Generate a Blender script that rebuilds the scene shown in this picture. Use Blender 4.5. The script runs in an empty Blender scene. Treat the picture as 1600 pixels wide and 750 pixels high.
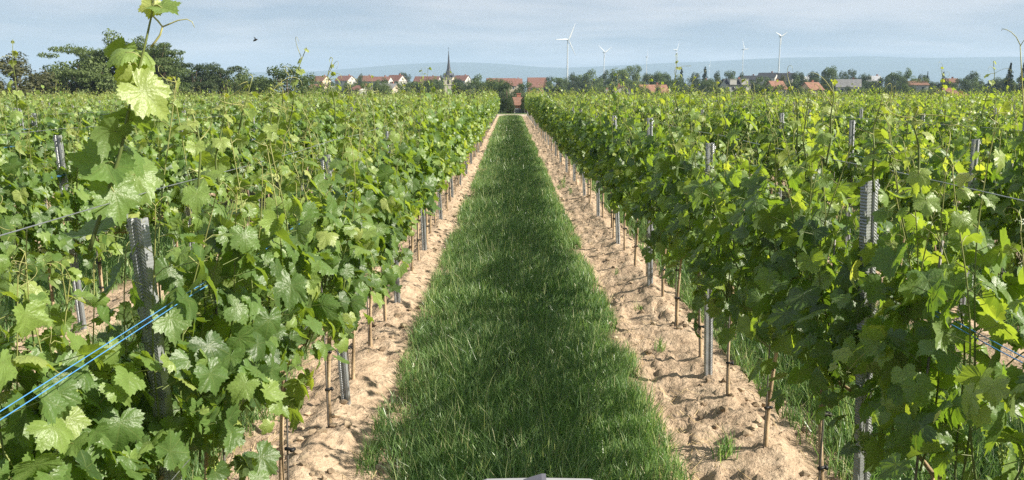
import bpy, math, random
import numpy as np
from mathutils import Vector, Matrix

S = bpy.context.scene
COL = S.collection
R = math.radians

# ------------------------------------------------------------------ camera, world, sun, exposure
F_PX, CX, CY = 1295.0, 800.0, 375.0
PITCH, YAW, EYE = math.atan(232.0 / 1295.0), -0.0023, 1.75
cam = bpy.data.cameras.new('camera')
cam.sensor_width = 36.0
cam.lens = F_PX / 1600.0 * 36.0
cam.clip_start, cam.clip_end = 0.05, 40000.0
camo = bpy.data.objects.new('camera', cam)
COL.objects.link(camo)
camo.location = (0, 0, EYE)
camo.rotation_euler = (math.pi / 2 - PITCH, 0, YAW)
S.camera = camo

SUN_EL = R(36.5)
sx, sy = 1.0, -0.30
SUN = Vector((sx, sy, 0)).normalized() * math.cos(SUN_EL) + Vector((0, 0, math.sin(SUN_EL)))
sl = bpy.data.lights.new('sun', 'SUN')
sl.energy = 5.0
sl.angle = R(0.5)
sl.color = (1.0, 0.93, 0.80)
so = bpy.data.objects.new('sun', sl)
COL.objects.link(so)
so.rotation_euler = SUN.to_track_quat('Z', 'Y').to_euler()
so.location = (30, -10, 40)

W = bpy.data.worlds.new('World')
S.world = W
W.use_nodes = True
nt = W.node_tree
nt.nodes.clear()
def wn(t, **k):
    n = nt.nodes.new(t)
    for a, b in k.items():
        setattr(n, a, b)
    return n
wo = wn('ShaderNodeOutputWorld'); wb = wn('ShaderNodeBackground'); wb.inputs['Strength'].default_value = 0.05
sky = wn('ShaderNodeTexSky', sky_type='NISHITA', sun_disc=False)
sky.sun_elevation = SUN_EL
sky.sun_rotation = math.atan2(sx, sy)
sky.altitude = 150; sky.air_density = 1.0; sky.dust_density = 1.6; sky.ozone_density = 1.3
tc = wn('ShaderNodeTexCoord')
sep = wn('ShaderNodeSeparateXYZ'); nt.links.new(tc.outputs['Generated'], sep.inputs[0])
def wmath(op, a, b=None):
    n = wn('ShaderNodeMath', operation=op)
    for i, v in enumerate((a, b)):
        if v is None: continue
        if isinstance(v, (int, float)): n.inputs[i].default_value = v
        else: nt.links.new(v, n.inputs[i])
    return n.outputs[0]
zz = wmath('ADD', wmath('MAXIMUM', sep.outputs[2], 0.0), 0.10)
comb = wn('ShaderNodeCombineXYZ')
nt.links.new(wmath('DIVIDE', sep.outputs[0], zz), comb.inputs[0])
nt.links.new(wmath('DIVIDE', sep.outputs[1], zz), comb.inputs[1])
cn = wn('ShaderNodeTexNoise'); cn.inputs['Scale'].default_value = 0.7; cn.inputs['Detail'].default_value = 4
cn.inputs['Roughness'].default_value = 0.55; cn.inputs['Distortion'].default_value = 0.3
mp = wn('ShaderNodeMapping'); mp.inputs['Location'].default_value = (3.1, 1.7, 0); mp.inputs['Scale'].default_value = (0.8, 1.0, 1)
nt.links.new(comb.outputs[0], mp.inputs[0]); nt.links.new(mp.outputs[0], cn.inputs['Vector'])
veil = wn('ShaderNodeMixRGB'); veil.inputs[0].default_value = 0.65; veil.inputs[2].default_value = (3.2, 3.75, 4.9, 1)
nt.links.new(sky.outputs[0], veil.inputs[1])
cr = wn('ShaderNodeValToRGB')
cr.color_ramp.elements[0].position = 0.42; cr.color_ramp.elements[0].color = (0, 0, 0, 1)
cr.color_ramp.elements[1].position = 0.64; cr.color_ramp.elements[1].color = (0.9, 0.9, 0.9, 1)
nt.links.new(cn.outputs[0], cr.inputs[0])
mixc = wn('ShaderNodeMixRGB'); mixc.inputs[2].default_value = (7.0, 6.85, 7.0, 1)
nt.links.new(cr.outputs[0], mixc.inputs[0]); nt.links.new(veil.outputs[0], mixc.inputs[1])
nt.links.new(mixc.outputs[0], wb.inputs['Color']); nt.links.new(wb.outputs[0], wo.inputs[0])

S.view_settings.view_transform = 'Standard'
S.view_settings.look = 'None'
S.view_settings.exposure = 1.15
S.view_settings.gamma = 1.0
S.view_settings.use_curve_mapping = False
S.render.engine = 'CYCLES'
cy = S.cycles
cy.max_bounces = 6; cy.diffuse_bounces = 2; cy.glossy_bounces = 2; cy.transmission_bounces = 4
cy.transparent_max_bounces = 4; cy.volume_bounces = 1
cy.use_denoising = False
cy.caustics_reflective = False; cy.caustics_refractive = False
cy.sample_clamp_indirect = 6

# ------------------------------------------------------------------ helpers
CP, SP = math.cos(PITCH), math.sin(PITCH)
FW = Vector((0, CP, -SP)); UP = Vector((0, SP, CP)); RT = Vector((1, 0, 0))
MY = Matrix.Rotation(YAW, 3, 'Z')
def at(px, py, D):
    """point at depth D (metres ahead) seen along a line of sight: used to lay out far things at their real distance"""
    d = MY @ (FW + RT * ((px - CX) / F_PX) + UP * ((CY - py) / F_PX))
    return Vector((0, 0, EYE)) + d * (D / d.y)
def proj_x(x, y):
    return CX + F_PX * x / max(y, 0.01)

def hash2(ix, iy, seed):
    h = (ix.astype(np.int64) * 374761393 + iy.astype(np.int64) * 668265263 + seed * 974634777) & 0x7fffffff
    h = ((h ^ (h >> 13)) * 1274126177) & 0x7fffffff
    h = h ^ (h >> 16)
    return (h & 0xffff) / 65535.0
def vnoise(x, y, seed=0):
    ix, iy = np.floor(x), np.floor(y)
    fx, fy = x - ix, y - iy
    fx = fx * fx * (3 - 2 * fx); fy = fy * fy * (3 - 2 * fy)
    a = hash2(ix, iy, seed); b = hash2(ix + 1, iy, seed); c = hash2(ix, iy + 1, seed); d = hash2(ix + 1, iy + 1, seed)
    return (a * (1 - fx) + b * fx) * (1 - fy) + (c * (1 - fx) + d * fx) * fy
def fbm(x, y, seed=0, oct=4, gain=0.5):
    v = 0; a = 1.0; t = 0
    for i in range(oct):
        v = v + a * (vnoise(x * 2 ** i, y * 2 ** i, seed + i) - 0.5); t += a; a *= gain
    return v / t

class Geo:
    def __init__(s):
        s.V = []; s.F3 = []; s.F4 = []; s.T = []; s.U = []; s.M3 = []; s.M4 = []; s.n = 0; s.hasuv = False
    def add(s, V, F3=None, F4=None, tone=0.5, uv=None, mat=0):
        V = np.asarray(V, float).reshape(-1, 3)
        if F3 is not None and len(F3):
            F3 = np.asarray(F3, np.int64).reshape(-1, 3); s.F3.append(F3 + s.n); s.M3.append(np.full(len(F3), mat))
        if F4 is not None and len(F4):
            F4 = np.asarray(F4, np.int64).reshape(-1, 4); s.F4.append(F4 + s.n); s.M4.append(np.full(len(F4), mat))
        s.T.append(np.broadcast_to(np.asarray(tone, float), (len(V),)))
        if uv is None: s.U.append(np.zeros((len(V), 2)))
        else: s.U.append(uv); s.hasuv = True
        s.V.append(V); s.n += len(V)
    def arrays(s):
        z3 = np.zeros((0, 3), np.int64); z4 = np.zeros((0, 4), np.int64)
        return (np.concatenate(s.V), np.concatenate(s.F3) if s.F3 else z3, np.concatenate(s.F4) if s.F4 else z4,
                np.concatenate(s.T), np.concatenate(s.U),
                np.concatenate(s.M3) if s.M3 else np.zeros(0, int), np.concatenate(s.M4) if s.M4 else np.zeros(0, int))
    def build(s, name, mats, parent=None, smooth=True, link=True):
        V, F3, F4, T, U, M3, M4 = s.arrays()
        me = bpy.data.meshes.new(name)
        me.vertices.add(len(V)); me.vertices.foreach_set('co', V.astype(np.float32).ravel())
        li = np.concatenate([F3.ravel(), F4.ravel()]).astype(np.int32)
        me.loops.add(len(li)); me.loops.foreach_set('vertex_index', li)
        npoly = len(F3) + len(F4)
        me.polygons.add(npoly)
        ls = np.concatenate([np.arange(len(F3)) * 3, len(F3) * 3 + np.arange(len(F4)) * 4]).astype(np.int32)
        me.polygons.foreach_set('loop_start', ls)
        me.polygons.foreach_set('material_index', np.concatenate([M3, M4]).astype(np.int32))
        me.polygons.foreach_set('use_smooth', np.full(npoly, bool(smooth)))
        a = me.attributes.new('tone', 'FLOAT', 'POINT'); a.data.foreach_set('value', T.astype(np.float32))
        if s.hasuv:
            u = me.attributes.new('leafuv', 'FLOAT2', 'POINT'); u.data.foreach_set('vector', U.astype(np.float32).ravel())
        me.update(calc_edges=True)
        for m in (mats if isinstance(mats, (list, tuple)) else [mats]):
            me.materials.append(m)
        o = bpy.data.objects.new(name, me)
        if link: COL.objects.link(o)
        if parent is not None: o.parent = parent
        return o
    def box(s, c, d, tone=0.5, rz=0.0, mat=0):
        hx, hy, hz = d[0] / 2, d[1] / 2, d[2] / 2
        V = np.array([(x, y, z) for z in (-hz, hz) for x, y in ((-hx, -hy), (hx, -hy), (hx, hy), (-hx, hy))])
        if rz:
            c_, s_ = math.cos(rz), math.sin(rz)
            V = np.stack([V[:, 0] * c_ - V[:, 1] * s_, V[:, 0] * s_ + V[:, 1] * c_, V[:, 2]], 1)
        s.add(V + np.array(c), F4=[(0, 3, 2, 1), (4, 5, 6, 7), (0, 1, 5, 4), (1, 2, 6, 5), (2, 3, 7, 6), (3, 0, 4, 7)], tone=tone, mat=mat)
    def tube(s, P, r, sides=5, tone=0.5, cap=True, mat=0):
        P = np.asarray(P, float); n = len(P)
        r = np.broadcast_to(np.asarray(r, float), (n,))
        t = np.gradient(P, axis=0); t /= np.linalg.norm(t, axis=1)[:, None] + 1e-12
        ref = np.array([0.31, 0.17, 0.93]) if abs(t[:, 2]).mean() < 0.8 else np.array([0.95, 0.2, 0.1])
        a = np.cross(t, ref); a /= np.linalg.norm(a, axis=1)[:, None] + 1e-12
        b = np.cross(t, a)
        th = np.arange(sides) * 2 * math.pi / sides
        V = P[:, None, :] + r[:, None, None] * (a[:, None, :] * np.cos(th)[None, :, None] + b[:, None, :] * np.sin(th)[None, :, None])
        i = np.arange(n - 1)[:, None] * sides; j = np.arange(sides)[None, :]; j2 = (j + 1) % sides
        F4 = np.stack([i + j, i + j2, i + sides + j2, i + sides + j], -1).reshape(-1, 4)
        F3 = []
        if cap and sides >= 3:
            for k in range(1, sides - 1):
                F3.append((0, k + 1, k)); e = (n - 1) * sides; F3.append((e, e + k, e + k + 1))
        tn = np.repeat(np.broadcast_to(np.asarray(tone, float), (n,)), sides)
        s.add(V.reshape(-1, 3), F3=F3, F4=F4, tone=tn, mat=mat)

def tag(o, label=None, cat=None, group=None, kind=None):
    if label: o['label'] = label
    if cat: o['category'] = cat
    if group: o['group'] = group
    if kind: o['kind'] = kind
    return o
def empty(name, loc=(0, 0, 0), rz=0.0):
    o = bpy.data.objects.new(name, None); COL.objects.link(o)
    o.location = loc; o.rotation_euler = (0, 0, rz); o.empty_display_size = 0.1
    return o
def copy_tree(o, parent=None):
    c = o.copy(); COL.objects.link(c)
    for k in ('label', 'group'):
        if k in c and parent is None: del c[k]
    if parent is not None: c.parent = parent
    for ch in list(o.children):
        copy_tree(ch, c)
    return c

# ------------------------------------------------------------------ materials
def newmat(name):
    m = bpy.data.materials.new(name); m.use_nodes = True
    t = m.node_tree; t.nodes.clear()
    return m, t
def N(t, ty, **k):
    n = t.nodes.new(ty)
    for a, b in k.items(): setattr(n, a, b)
    return n
def setin(t, sock, v):
    if isinstance(v, bpy.types.NodeSocket): t.links.new(v, sock)
    elif isinstance(v, (tuple, list)): sock.default_value = tuple(v) + ((1,) if len(v) == 3 and len(sock.default_value) == 4 else ())
    else: sock.default_value = v
def mth(t, op, a, b=0.0, c=0.0):
    n = N(t, 'ShaderNodeMath', operation=op)
    for i, v in enumerate((a, b, c)): setin(t, n.inputs[i], v)
    return n.outputs[0]
def ramp(t, fac, stops):
    n = N(t, 'ShaderNodeValToRGB'); e = n.color_ramp.elements
    while len(e) < len(stops): e.new(0.5)
    for k, (p, c) in enumerate(stops):
        e[k].position = p; e[k].color = tuple(c) + (1,)
    setin(t, n.inputs[0], fac); return n.outputs[0]
def noise(t, scale, detail=4, rough=0.55, vec=None, coord='Object', dist=0.0):
    if vec is None: vec = N(t, 'ShaderNodeTexCoord').outputs[coord]
    n = N(t, 'ShaderNodeTexNoise'); n.inputs['Scale'].default_value = scale; n.inputs['Detail'].default_value = detail
    n.inputs['Roughness'].default_value = rough; n.inputs['Distortion'].default_value = dist
    t.links.new(vec, n.inputs['Vector']); return n.outputs[0]
def mixc_(t, f, a, b, mode='MIX'):
    n = N(t, 'ShaderNodeMixRGB', blend_type=mode)
    for i, v in enumerate((f, a, b)): setin(t, n.inputs[i], v)
    return n.outputs[0]
def attr(t, name):
    return N(t, 'ShaderNodeAttribute', attribute_name=name)
def finish(m, t, col, rough=0.7, spec=0.3, metal=0.0, bump=None, bdist=0.01, bstr=1.0, trans=None, tfac=0.0):
    p = N(t, 'ShaderNodeBsdfPrincipled'); o = N(t, 'ShaderNodeOutputMaterial')
    setin(t, p.inputs['Base Color'], col); setin(t, p.inputs['Roughness'], rough)
    setin(t, p.inputs['Specular IOR Level'], spec); setin(t, p.inputs['Metallic'], metal)
    if bump is not None:
        b = N(t, 'ShaderNodeBump'); b.inputs['Distance'].default_value = bdist; b.inputs['Strength'].default_value = bstr
        t.links.new(bump, b.inputs['Height']); t.links.new(b.outputs[0], p.inputs['Normal'])
    out = p.outputs[0]
    if trans is not None:
        tr = N(t, 'ShaderNodeBsdfTranslucent'); setin(t, tr.inputs['Color'], trans)
        mx = N(t, 'ShaderNodeMixShader'); mx.inputs[0].default_value = tfac
        t.links.new(out, mx.inputs[1]); t.links.new(tr.outputs[0], mx.inputs[2]); out = mx.outputs[0]
    t.links.new(out, o.inputs['Surface'])
    return m
def plain(name, col, rough=0.7, spec=0.3, metal=0.0, var=0.12, scale=6.0, bump=0.0, coord='Object'):
    m, t = newmat(name)
    f = noise(t, scale, 5, coord=coord)
    lo = tuple(c * (1 - var) for c in col); hi = tuple(min(1, c * (1 + var)) for c in col)
    c = ramp(t, f, [(0.3, lo), (0.7, hi)])
    return finish(m, t, c, rough, spec, metal, bump=f if bump else None, bdist=bump)

def leaf_material():
    m, t = newmat('vine_leaf')
    tone = attr(t, 'tone').outputs['Fac']
    oi = N(t, 'ShaderNodeObjectInfo').outputs['Random']
    tn = mth(t, 'ADD', tone, mth(t, 'MULTIPLY', mth(t, 'SUBTRACT', oi, 0.5), 0.14))
    base = ramp(t, tn, [(0.0, (0.044, 0.088, 0.026)), (0.35, (0.122, 0.210, 0.055)), (0.65, (0.235, 0.330, 0.090)), (1.0, (0.42, 0.46, 0.16))])
    n1 = noise(t, 45, 3)
    base = mixc_(t, 0.35, base, mixc_(t, n1, (0.5, 0.55, 0.5), (1.35, 1.3, 1.2)), 'MULTIPLY')
    # veins on the blade from its own coordinates
    uv = attr(t, 'leafuv').outputs['Vector']
    sp = N(t, 'ShaderNodeSeparateXYZ'); t.links.new(uv, sp.inputs[0])
    ux = mth(t, 'ABSOLUTE', sp.outputs[0]); uy = sp.outputs[1]
    vein = None
    for ang, wd in ((0, 0.022), (52, 0.020), (108, 0.018)):
        c, s_ = math.cos(R(ang)), math.sin(R(ang))
        dist = mth(t, 'ABSOLUTE', mth(t, 'SUBTRACT', mth(t, 'MULTIPLY', ux, c), mth(t, 'MULTIPLY', uy, s_)))
        along = mth(t, 'ADD', mth(t, 'MULTIPLY', ux, s_), mth(t, 'MULTIPLY', uy, c))
        k = mth(t, 'MULTIPLY', mth(t, 'LESS_THAN', dist, wd), mth(t, 'GREATER_THAN', along, 0.02))
        # side veins
        sv = mth(t, 'FRACT', mth(t, 'MULTIPLY', mth(t, 'SUBTRACT', along, mth(t, 'MULTIPLY', dist, 1.0)), 6.0))
        k2 = mth(t, 'MULTIPLY', mth(t, 'MULTIPLY', mth(t, 'LESS_THAN', sv, 0.13), mth(t, 'LESS_THAN', dist, 0.22)), 0.5)
        k = mth(t, 'MAXIMUM', k, mth(t, 'MULTIPLY', k2, mth(t, 'GREATER_THAN', along, 0.02)))
        vein = k if vein is None else mth(t, 'MAXIMUM', vein, k)
    hasuv = mth(t, 'GREATER_THAN', mth(t, 'ADD', mth(t, 'ABSOLUTE', uy), ux), 0.0001)
    vein = mth(t, 'MULTIPLY', vein, hasuv)
    base = mixc_(t, mth(t, 'MULTIPLY', vein, 0.30), base, (0.22, 0.27, 0.09))
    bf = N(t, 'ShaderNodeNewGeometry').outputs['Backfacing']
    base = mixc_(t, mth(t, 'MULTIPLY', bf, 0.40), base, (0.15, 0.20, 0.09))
    tr = mixc_(t, 1.0, base, (2.1, 2.05, 0.45), 'MULTIPLY')
    hgt = mth(t, 'ADD', mth(t, 'MULTIPLY', vein, -0.8), noise(t, 130, 3))
    return finish(m, t, base, 0.40, 0.60, bump=hgt, bdist=0.0024, bstr=0.8, trans=tr, tfac=0.42)

def toned(name, stops, rough=0.6, spec=0.25, tfac=0.0, tmul=(1.8, 2.0, 1.0), nscale=0, var=0.0):
    m, t = newmat(name)
    tone = attr(t, 'tone').outputs['Fac']
    oi = N(t, 'ShaderNodeObjectInfo').outputs['Random']
    if var: tone = mth(t, 'ADD', tone, mth(t, 'MULTIPLY', mth(t, 'SUBTRACT', oi, 0.5), var))
    c = ramp(t, tone, stops)
    b = None
    if nscale:
        b = noise(t, nscale, 4)
        c = mixc_(t, 0.5, c, mixc_(t, b, (0.45, 0.45, 0.45), (1.5, 1.5, 1.5)), 'MULTIPLY')
    return finish(m, t, c, rough, spec, bump=b, bdist=0.004, trans=mixc_(t, 1.0, c, tmul, 'MULTIPLY') if tfac else None, tfac=tfac)

M_LEAF = leaf_material()
M_SHOOT = toned('green_shoot', [(0, (0.07, 0.10, 0.03)), (0.5, (0.14, 0.18, 0.05)), (1, (0.36, 0.35, 0.13))], 0.5, 0.35)
M_BARK = toned('vine_bark', [(0, (0.20, 0.14, 0.085)), (1, (0.52, 0.39, 0.25))], 0.85, 0.15, nscale=60)
M_GRASS = toned('grass_blade', [(0, (0.058, 0.118, 0.044)), (0.5, (0.170, 0.278, 0.102)), (0.8, (0.32, 0.41, 0.17)), (1, (0.52, 0.51, 0.31))], 0.36, 0.55, tfac=0.32)
M_STRAW = toned('dry_straw', [(0, (0.30, 0.21, 0.10)), (1, (0.60, 0.47, 0.27))], 0.7, 0.2)
M_ROD = plain('stake_steel', (0.17, 0.16, 0.15), 0.55, 0.4, 0.35, 0.35, 30)
M_CLIP = plain('black_clip', (0.015, 0.015, 0.016), 0.5)
M_BLUE = plain('blue_cord', (0.07, 0.24, 0.50), 0.5, 0.4, 0, 0.15, 40)
M_WIRE = plain('galvanised_wire', (0.42, 0.44, 0.46), 0.35, 0.5, 0.8, 0.15, 40)
M_CLUSTER = plain('flower_bud_green', (0.24, 0.31, 0.07), 0.5, 0.3, 0, 0.2, 90)

def post_material():
    m, t = newmat('galvanised_post')
    sp = N(t, 'ShaderNodeSeparateXYZ'); t.links.new(N(t, 'ShaderNodeTexCoord').outputs['Object'], sp.inputs[0])
    ax = mth(t, 'ABSOLUTE', sp.outputs[0])
    a = mth(t, 'SINE', mth(t, 'MULTIPLY', mth(t, 'ADD', sp.outputs[2], mth(t, 'MULTIPLY', ax, 0.9)), 2 * math.pi / 0.0105))
    b = mth(t, 'SINE', mth(t, 'MULTIPLY', sp.outputs[0], 2 * math.pi / 0.0125))
    k = mth(t, 'MULTIPLY', a, mth(t, 'ADD', 0.65, mth(t, 'MULTIPLY', b, 0.5)))
    n1 = noise(t, 14, 5)
    c = ramp(t, n1, [(0.3, (0.21, 0.22, 0.235)), (0.55, (0.33, 0.345, 0.36)), (0.75, (0.42, 0.43, 0.44))])
    return finish(m, t, c, mth(t, 'ADD', 0.34, mth(t, 'MULTIPLY', n1, 0.2)), 0.5, 0.42, bump=k, bdist=0.0008, bstr=1.0)
M_POST = post_material()

# ------------------------------------------------------------------ ground
XL0, XR0, PITCHX = -0.978, 1.290, 2.268        # the two rows beside the grass strip, and the row spacing
FIELD_END = 61.5
def row_x(k): return XL0 + PITCHX * k           # k = 0 left row, 1 right row
def row_dist(x):
    u = (x - XL0) / PITCHX
    return np.abs(u - np.round(u)) * PITCHX
def sstep(a, b, x):
    t = np.clip((x - a) / (b - a), 0, 1); return t * t * (3 - 2 * t)
def terr(x, y):
    z = -5.0 * sstep(64, 165, y) + 6.0 * sstep(330, 640, y) - 8.0 * sstep(760, 1500, y)
    return z
def field_mask(x, y):
    return (1 - sstep(FIELD_END, FIELD_END + 1.2, y)) * (1 - sstep(41, 43, np.abs(x))) * sstep(-8, -7, y)
def ground_z(x, y):
    x = np.asarray(x, float); y = np.asarray(y, float)
    u = row_dist(x + 0.05 * fbm(x * 1.3, y * 0.9, 7, 2)); fm = field_mask(x, y)
    soil = 1 - sstep(0.40, 0.58, u)
    ridge = 0.095 * np.exp(-(u / 0.17) ** 2) - 0.028 * np.exp(-((u - 0.40) / 0.10) ** 2)
    rough = 0.05 * fbm(x * 3.2, y * 2.6, 2, 3, 0.5) + 0.085 * fbm(x * 7.0, y * 5.0, 1, 5, 0.78) + 0.11 * np.maximum(0, fbm(x * 14, y * 9, 21, 3, 0.7) - 0.05) 
    tread = 0.026 * np.sin(y * 2 * math.pi / 0.21 + 5 * fbm(x * 2, y * 2, 3, 2)) * np.exp(-((u - 0.40) / 0.09) ** 2)
    cracks = -0.03 * np.exp(-((fbm(x * 3.1, y * 3.1, 33, 3)) / 0.012) ** 2) * sstep(0.1, 0.25, fbm(x * .7, y * .7, 44, 2) + .15)
    lawn = 0.04 * fbm(x * 2.2, y * 1.1, 5, 3)
    return terr(x, y) + fm * (ridge * (0.75 + 0.9 * fbm(x * 0.1 + 9, y * 1.4, 11, 3)) + soil * (rough + tread + cracks) + (1 - soil) * lawn - 0.085)

def lines(spec):
    out = []
    for a, b, st in spec: out.append(np.arange(a, b, st))
    return np.concatenate(out)
xs = lines([(-6, -2.3, 0.07), (-2.3, 2.7, 0.021), (2.7, 6.5, 0.07)])
g = 6.5 * 1.06 ** np.arange(1, 126); g = g[g < 9600]
xs = np.concatenate([-g[::-1] , xs, g]); xs[0] = -9600; xs[-1] = 9600
ys = list(np.arange(-9, 1.2, 0.25)); y = 1.2
while y < 9600:
    ys.append(y); y += max(0.02, 0.0085 * y) if y < 70 else 0.06 * y
ys = np.array([-400, -60, -20] + ys + [9600.0])
X, Y = np.meshgrid(xs, ys)
Z = ground_z(X, Y)
g_ = Geo()
nx, ny = len(xs), len(ys)
ii = (np.arange(ny - 1)[:, None] * nx + np.arange(nx - 1)[None, :]).ravel()
g_.add(np.stack([X, Y, Z], -1).reshape(-1, 3), F4=np.stack([ii, ii + 1, ii + nx + 1, ii + nx], 1))
def ground_material():
    m, t = newmat('vineyard_ground')
    pos = N(t, 'ShaderNodeNewGeometry').outputs['Position']
    sp = N(t, 'ShaderNodeSeparateXYZ'); t.links.new(pos, sp.inputs[0])
    n_big = noise(t, 1.6, 5, vec=pos); n_f = noise(t, 28, 6, 0.65, vec=pos); n_m = noise(t, 7, 5, vec=pos)
    soil = ramp(t, n_m, [(0.25, (0.29, 0.212, 0.146)), (0.5, (0.425, 0.322, 0.228)), (0.75, (0.52, 0.41, 0.30))])
    soil = mixc_(t, 0.55, soil, mixc_(t, n_f, (0.5, 0.48, 0.45), (1.5, 1.5, 1.5)), 'MULTIPLY')
    u = mth(t, 'DIVIDE', mth(t, 'SUBTRACT', sp.outputs[0], XL0), PITCHX)
    d = mth(t, 'MULTIPLY', mth(t, 'ABSOLUTE', mth(t, 'SUBTRACT', u, mth(t, 'ROUND', u))), PITCHX)
    d = mth(t, 'ADD', d, mth(t, 'MULTIPLY', mth(t, 'SUBTRACT', n_big, 0.5), 0.22))
    k = N(t, 'ShaderNodeMapRange'); k.inputs['From Min'].default_value = 0.42; k.inputs['From Max'].default_value = 0.56
    t.links.new(d, k.inputs['Value'])
    turf = ramp(t, n_f, [(0.3, (0.035, 0.050, 0.018)), (0.7, (0.10, 0.10, 0.045))])
    fieldc = mixc_(t, k.outputs[0], soil, turf)
    meadow = ramp(t, noise(t, 0.02, 4, vec=pos), [(0.3, (0.05, 0.085, 0.03)), (0.6, (0.10, 0.13, 0.05)), (0.8, (0.22, 0.19, 0.09))])
    path = mth(t, 'MULTIPLY', mth(t, 'GREATER_THAN', sp.outputs[1], FIELD_END + 0.6), mth(t, 'LESS_THAN', sp.outputs[1], FIELD_END + 4))
    out = mixc_(t, mth(t, 'GREATER_THAN', sp.outputs[1], FIELD_END + 0.6), fieldc, mixc_(t, path, meadow, (0.42, 0.36, 0.28)))
    return finish(m, t, out, 0.95, 0.1, bump=mth(t, 'ADD', n_f, n_m), bdist=0.022)
ground = g_.build('ground', ground_material())
tag(ground, kind='structure')

# hills on the horizon
HP = [(-900, 112), (-300, 108), (0, 112), (200, 114), (370, 112), (480, 114), (530, 108), (600, 103), (650, 98.5), (720, 97), (790, 99), (850, 106), (885, 106.5),
      (940, 103), (1000, 101.5), (1040, 97.5), (1130, 96), (1170, 92), (1250, 89.5), (1370, 87.5), (1440, 91), (1500, 90), (1600, 88), (2000, 95), (2500, 104)]
hx = np.linspace(-900, 2500, 340)
hy = np.interp(hx, [p[0] for p in HP], [p[1] for p in HP])
hy = np.convolve(np.pad(hy, 4, mode='edge'), np.ones(9) / 9, 'valid') + 0.8 * fbm(hx * 0.02, hx * 0, 4, 4)
top = np.array([at(a, b, 8000.0) for a, b in zip(hx, hy)])
hg = Geo(); rowsV = []
for dy, f in ((-1500, -0.02), (-900, 0.35), (-450, 0.72), (0, 1.0), (500, 0.7), (1100, -0.02)):
    v = top.copy(); v[:, 1] += dy; v[:, 2] = -14 + (top[:, 2] + 14) * f * (1 + (0.10 * fbm(hx * 0.03, hx * 0 + dy, 8, 4) if dy else 0))
    rowsV.append(v)
nh = len(hx); V = np.concatenate(rowsV); ii = (np.arange(5)[:, None] * nh + np.arange(nh - 1)[None, :]).ravel()
hg.add(V, F4=np.stack([ii, ii + 1, ii + nh + 1, ii + nh], 1))
m, t = newmat('wooded_hill')
c = ramp(t, noise(t, 0.004, 6), [(0.35, (0.022, 0.036, 0.024)), (0.6, (0.035, 0.052, 0.034)), (0.75, (0.07, 0.08, 0.05))])
tag(hg.build('hills', finish(m, t, c, 0.95, 0.05)), kind='structure')

# the air: one closed box of even haze
hz = Geo(); hz.box((0, 4600, 175), (19900, 10300, 390))
hz_o = None
m, t = newmat('haze_air')
pv = N(t, 'ShaderNodeVolumePrincipled'); pv.inputs['Color'].default_value = (0.50, 0.66, 0.88, 1); pv.inputs['Density'].default_value = 0.00017
pv.inputs['Anisotropy'].default_value = 0.0
m.cycles.volume_sampling = 'DISTANCE'
ov = N(t, 'ShaderNodeOutputMaterial'); t.links.new(pv.outputs[0], ov.inputs['Volume'])
hz_o = hz.build('haze', m, smooth=False)
tag(hz_o, kind='stuff')

# ------------------------------------------------------------------ leaves and vines
CT_A = np.radians([0, 13, 28, 42, 55, 70, 86, 100, 115, 135, 153, 170, 180])
CT_R = np.array([1.0, 0.88, 0.70, 0.79, 0.92, 0.79, 0.64, 0.71, 0.78, 0.70, 0.62, 0.36, 0.06])
def leaf_template(n, rings, serr):
    th = np.linspace(-math.pi, math.pi, n, endpoint=False) + (0 if n > 12 else 0.0)
    r = np.interp(np.abs(th), CT_A, CT_R)
    if serr: r = r * (1 + serr * np.where(np.arange(n) % 2 == 0, 1, -1))
    pts = [np.zeros((1, 2))]
    for f in rings:
        rr = f * (r if f == 1 else np.interp(np.abs(th), CT_A, CT_R) * 0.7 + 0.3 * 0.7)
        pts.append(np.stack([rr * np.sin(th), rr * np.cos(th)], 1))
    P = np.concatenate(pts); F = []
    for k in range(n): F.append((0, 1 + (k + 1) % n, 1 + k))
    for q in range(1, len(rings)):
        a = 1 + (q - 1) * n; b = 1 + q * n
        for k in range(n):
            k2 = (k + 1) % n; F += [(a + k, a + k2, b + k2), (a + k, b + k2, b + k)]
    return P, np.array(F)
LT = {0: leaf_template(56, (0.36, 0.70, 1.0), 0.060), 1: leaf_template(28, (1.0,), 0.08), 2: leaf_template(9, (1.0,), 0.0)}
def nrm(v): return v / (np.linalg.norm(v, axis=-1, keepdims=True) + 1e-9)
def add_leaves(G, rng, lod, pos, nor, tip, size, tone):
    P, F = LT[lod]
    L = len(pos); M = len(P)
    n = nrm(nor); tp = nrm(tip - n * np.sum(tip * n, 1, keepdims=True)); b = np.cross(tp, n)
    x, y = P[:, 0][None], P[:, 1][None]; rho2 = x * x + y * y
    c1 = rng.normal(-0.22, 0.24, (L, 1)); c2 = rng.normal(0.12, 0.26, (L, 1)); c3 = rng.normal(-0.15, 0.28, (L, 1))
    ph = rng.uniform(0, 6.28, (L, 1)); wav = rng.uniform(0.03, 0.14, (L, 1))
    th = np.arctan2(x, y)
    z = c1 * rho2 + c2 * np.abs(x) + c3 * y * np.abs(y) + wav * rho2 * np.sin(5 * th + ph)
    z = z + rng.normal(0, 0.035 if lod == 0 else 0.05, z.shape) * np.sqrt(rho2)
    asp = rng.uniform(0.88, 1.14, (L, 1)); sk = rng.normal(0, 0.10, (L, 1))
    xx = x * asp + sk * y
    V = pos[:, None] + size[:, None, None] * (xx[..., None] * b[:, None] + y[..., None] * tp[:, None] + z[..., None] * n[:, None])
    FF = (F[None] + (np.arange(L) * M)[:, None, None]).reshape(-1, 3)
    G.add(V.reshape(-1, 3), F3=FF, tone=np.repeat(np.clip(tone, 0, 1), M), uv=np.tile(P, (L, 1)) if lod == 0 else None)

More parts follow.
